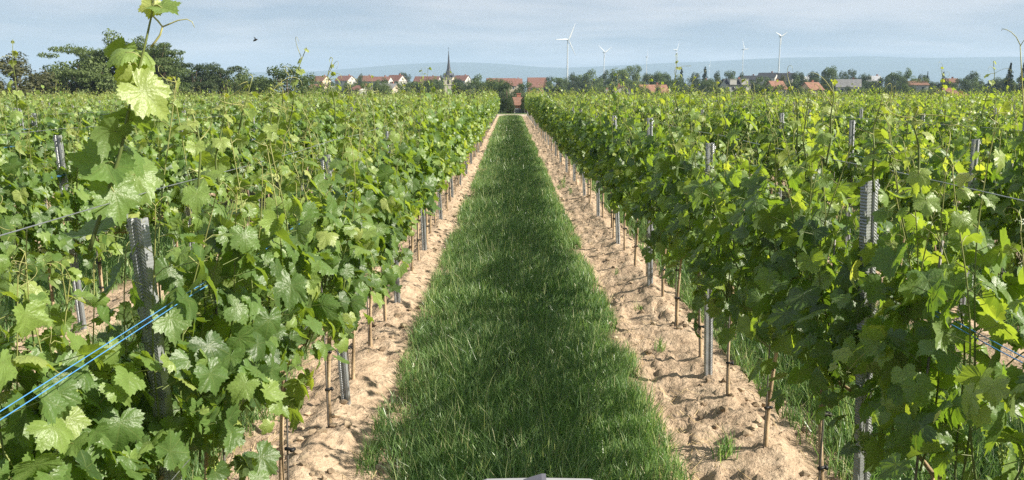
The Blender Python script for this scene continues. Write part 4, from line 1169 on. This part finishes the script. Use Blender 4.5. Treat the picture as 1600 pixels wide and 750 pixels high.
G.add(V, F4=[(0, 1, 5, 4), (1, 2, 6, 5), (2, 3, 7, 6), (3, 0, 4, 7), (4, 5, 6, 7)]); G.build('nave', M_STONE, ch, smooth=False)
G = Geo(); q = np.array([(hw + 0.0, -2.5, zt * 0.30), (hw + 9.3, -2.5, zt * 0.165), (hw + 9.3, 12.3, zt * 0.165), (hw, 12.3, zt * 0.30)])
G.add(np.concatenate([q, q + (0, 0, 0.2)]), F4=[(0, 1, 2, 3), (7, 6, 5, 4), (0, 4, 5, 1), (1, 5, 6, 2), (2, 6, 7, 3), (3, 7, 4, 0)]); G.build('nave_roof', RM['brown'], ch, smooth=False)
tag(ch, 'church with a pale square tower and a slender dark spire', 'church')

# ------------------------------------------------------------------ wind turbines
M_TURB = plain('turbine_white', (0.52, 0.53, 0.54), 0.45, 0.4, 0, 0.03, 0.1)
M_REDB = plain('turbine_red_band', (0.55, 0.10, 0.07), 0.5)
def turbine(px, yh, D, yaw, phase, blade, label, band=False, rt=2.0):
    hub = at(px, yh, D); zb = float(terr(np.array(hub.x), np.array(D))) - 0.5
    e = empty('wind_turbine', (hub.x, D, zb)); h = hub.z - zb
    G = Geo(); q = np.linspace(0, 1, 12)
    G.tube(np.stack([0 * q, 0 * q, h * q - 1.4 * q], 1), rt * (1.0 - 0.48 * q), 16); tw = G.build('tower', M_TURB, e)
    if band:
        G = Geo(); G.tube([(0, 0, h * 0.16), (0, 0, h * 0.17)], [rt * 0.935, rt * 0.93], 16); G.build('red_band', M_REDB, tw)
    c, s = math.cos(yaw), math.sin(yaw)          # rotor axis points towards the viewer, turned by yaw
    ax = np.array([s, -c, 0]); ux = np.array([c, s, 0]); uz = np.array([0, 0, 1.0])
    o_ = np.array([0, 0, h])
    G = Geo(); G.tube([o_ - ax * 5, o_ - ax * 3, o_ + ax * 0.5, o_ + ax * 2.0], [1.2, 1.9, 1.9, 1.5], 10); G.build('nacelle', M_TURB, e)
    G = Geo(); hc = o_ + ax * 3.3; G.tube([hc - ax * 1.3, hc, hc + ax * 1.2, hc + ax * 1.9], [1.55, 1.6, 1.0, 0.15], 10); hb = G.build('hub', M_TURB, e)
    for b in range(3):
        a = R(phase + 120 * b); d = ux * math.sin(a) + uz * math.cos(a); cr_ = np.cross(d, ax)
        G = Geo(); rs_ = np.array([0.02, 0.06, 0.18, 0.30, 0.6, 0.85, 1.0]); ch_ = np.array([0.9, 0.95, 1.75, 1.7, 1.1, 0.7, 0.15]); tk = np.array([0.8, 0.75, 0.5, 0.4, 0.25, 0.14, 0.05])
        Vs = []
        for r_, cw, tt_ in zip(rs_, ch_, tk):
            p = hc + d * blade * r_; tw_ = R(18 * (1 - r_))
            e1 = cr_ * math.cos(tw_) + ax * math.sin(tw_); e2 = np.cross(d, e1)
            Vs += [p - e1 * cw * 0.7, p + e2 * tt_ * 0.6 - e1 * cw * 0.2, p + e1 * cw * 1.3, p - e2 * tt_ * 0.6 - e1 * cw * 0.2]
        n = len(rs_); F = [(q * 4 + k, q * 4 + (k + 1) % 4, q * 4 + 4 + (k + 1) % 4, q * 4 + 4 + k) for q in range(n - 1) for k in range(4)] + [(3, 2, 1, 0), (n * 4 - 4, n * 4 - 3, n * 4 - 2, n * 4 - 1)]
        G.add(np.array(Vs), F4=F); G.build('blade', M_TURB, hb)
    tag(e, label, 'wind turbine', 'wind turbines on the horizon')
turbine(887, 62, 1850, R(38), 28, 40, 'white wind turbine, tallest and furthest left of the row', True, 2.2)
turbine(944, 82, 2600, R(45), -58, 38, 'white wind turbine, second from the left, behind the broad trees', False, 2.0)
turbine(1010.5, 89, 2950, R(72), 0, 38, 'slim wind turbine with one blade straight up, third from the left', False, 2.0)
turbine(1056.5, 78.5, 2900, R(58), 272, 38, 'white wind turbine behind a vine shoot, fourth from the left', False, 2.0)
turbine(1161.5, 77, 2600, R(52), -34, 38, 'white wind turbine with a raised left blade, fifth from the left', False, 2.0)
turbine(1219.5, 57, 2000, R(20), -62, 20, 'white wind turbine with two short raised blades, furthest right', False, 2.2)
turbine(1108.5, 101, 5200, R(60), 10, 36, 'tiny far wind turbine behind the broad conifer', False, 3.2)

# ------------------------------------------------------------------ the flying insect and the grey post at the lower edge
M_BUG = plain('insect_black', (0.012, 0.012, 0.014), 0.35, 0.5)
p = at(399, 63, 2.4)
bug = empty('flying_insect', p)
G = Geo(); q = np.linspace(0, 1, 9); G.tube(np.stack([-0.0065 + 0.013 * q, 0 * q, -0.0024 + 0.005 * q + 0.001 * np.sin(3 * q)], 1), 0.0004 + 0.0024 * np.sin(math.pi * q) ** 0.7, 10); G.build('body', M_BUG, bug)
for s in (-1, 1):
    G = Geo(); V = np.array([(0, 0, 0.001), (-0.001, s * 0.002, 0.004), (-0.0035, s * 0.004, 0.0095), (-0.0012, s * 0.004, 0.008), (0.001, s * 0.0015, 0.002)])
    G.add(np.concatenate([V, V + (0.0002, 0.0003, 0)]), F3=[(0, 1, 4), (1, 3, 4), (1, 2, 3), (5, 9, 6), (6, 9, 8), (6, 8, 7)], F4=[(0, 1, 6, 5), (1, 2, 7, 6), (2, 3, 8, 7), (3, 4, 9, 8), (4, 0, 5, 9)])
    G.build('wing', M_BUG, bug)
tag(bug, 'small dark insect flying against the sky above the left vines', 'insect')

M_GREY = plain('grey_plastic', (0.30, 0.30, 0.31), 0.6, 0.3, 0, 0.1, 40)
M_DGREY = plain('dark_grey_plastic', (0.12, 0.12, 0.14), 0.55)
pc = at(841, 747, 1.05)
gpst = empty('grey_post', (pc.x, pc.y, 0))
G = Geo(); w2, zt_ = 0.088, pc.z
prof = [(-w2, zt_ - 0.016), (-w2 + 0.004, zt_ - 0.006), (-w2 + 0.018, zt_ - 0.0008), (0, zt_ + 0.0006), (w2 - 0.018, zt_ - 0.0008), (w2 - 0.004, zt_ - 0.006), (w2, zt_ - 0.016), (w2, -0.3), (-w2, -0.3)]
n = len(prof); V = [(x, y, z) for y in (-0.06, 0.0) for x, z in prof]
F4 = [(k, (k + 1) % n, n + (k + 1) % n, n + k) for k in range(n)]; F3 = [(0, k + 1, k) for k in range(1, n - 1)] + [(n, n + k, n + k + 1) for k in range(1, n - 1)]
G.add(V, F3=F3, F4=F4); G.build('board', M_GREY, gpst, smooth=False)
G = Geo(); V = [(x, y, z) for y in (-0.030, -0.004) for x, z in ((-0.020, zt_ + 0.0005), (0.010, zt_ + 0.0005), (0.010, zt_ + 0.0085), (0.004, zt_ + 0.0085))]
G.add(V, F4=[(0, 1, 2, 3), (7, 6, 5, 4), (0, 4, 5, 1), (1, 5, 6, 2), (2, 6, 7, 3), (3, 7, 4, 0)]); G.build('wedge', M_DGREY, gpst, smooth=False)
tag(gpst, 'grey board with a small dark wedge on top, rising at the lower picture edge', 'post')
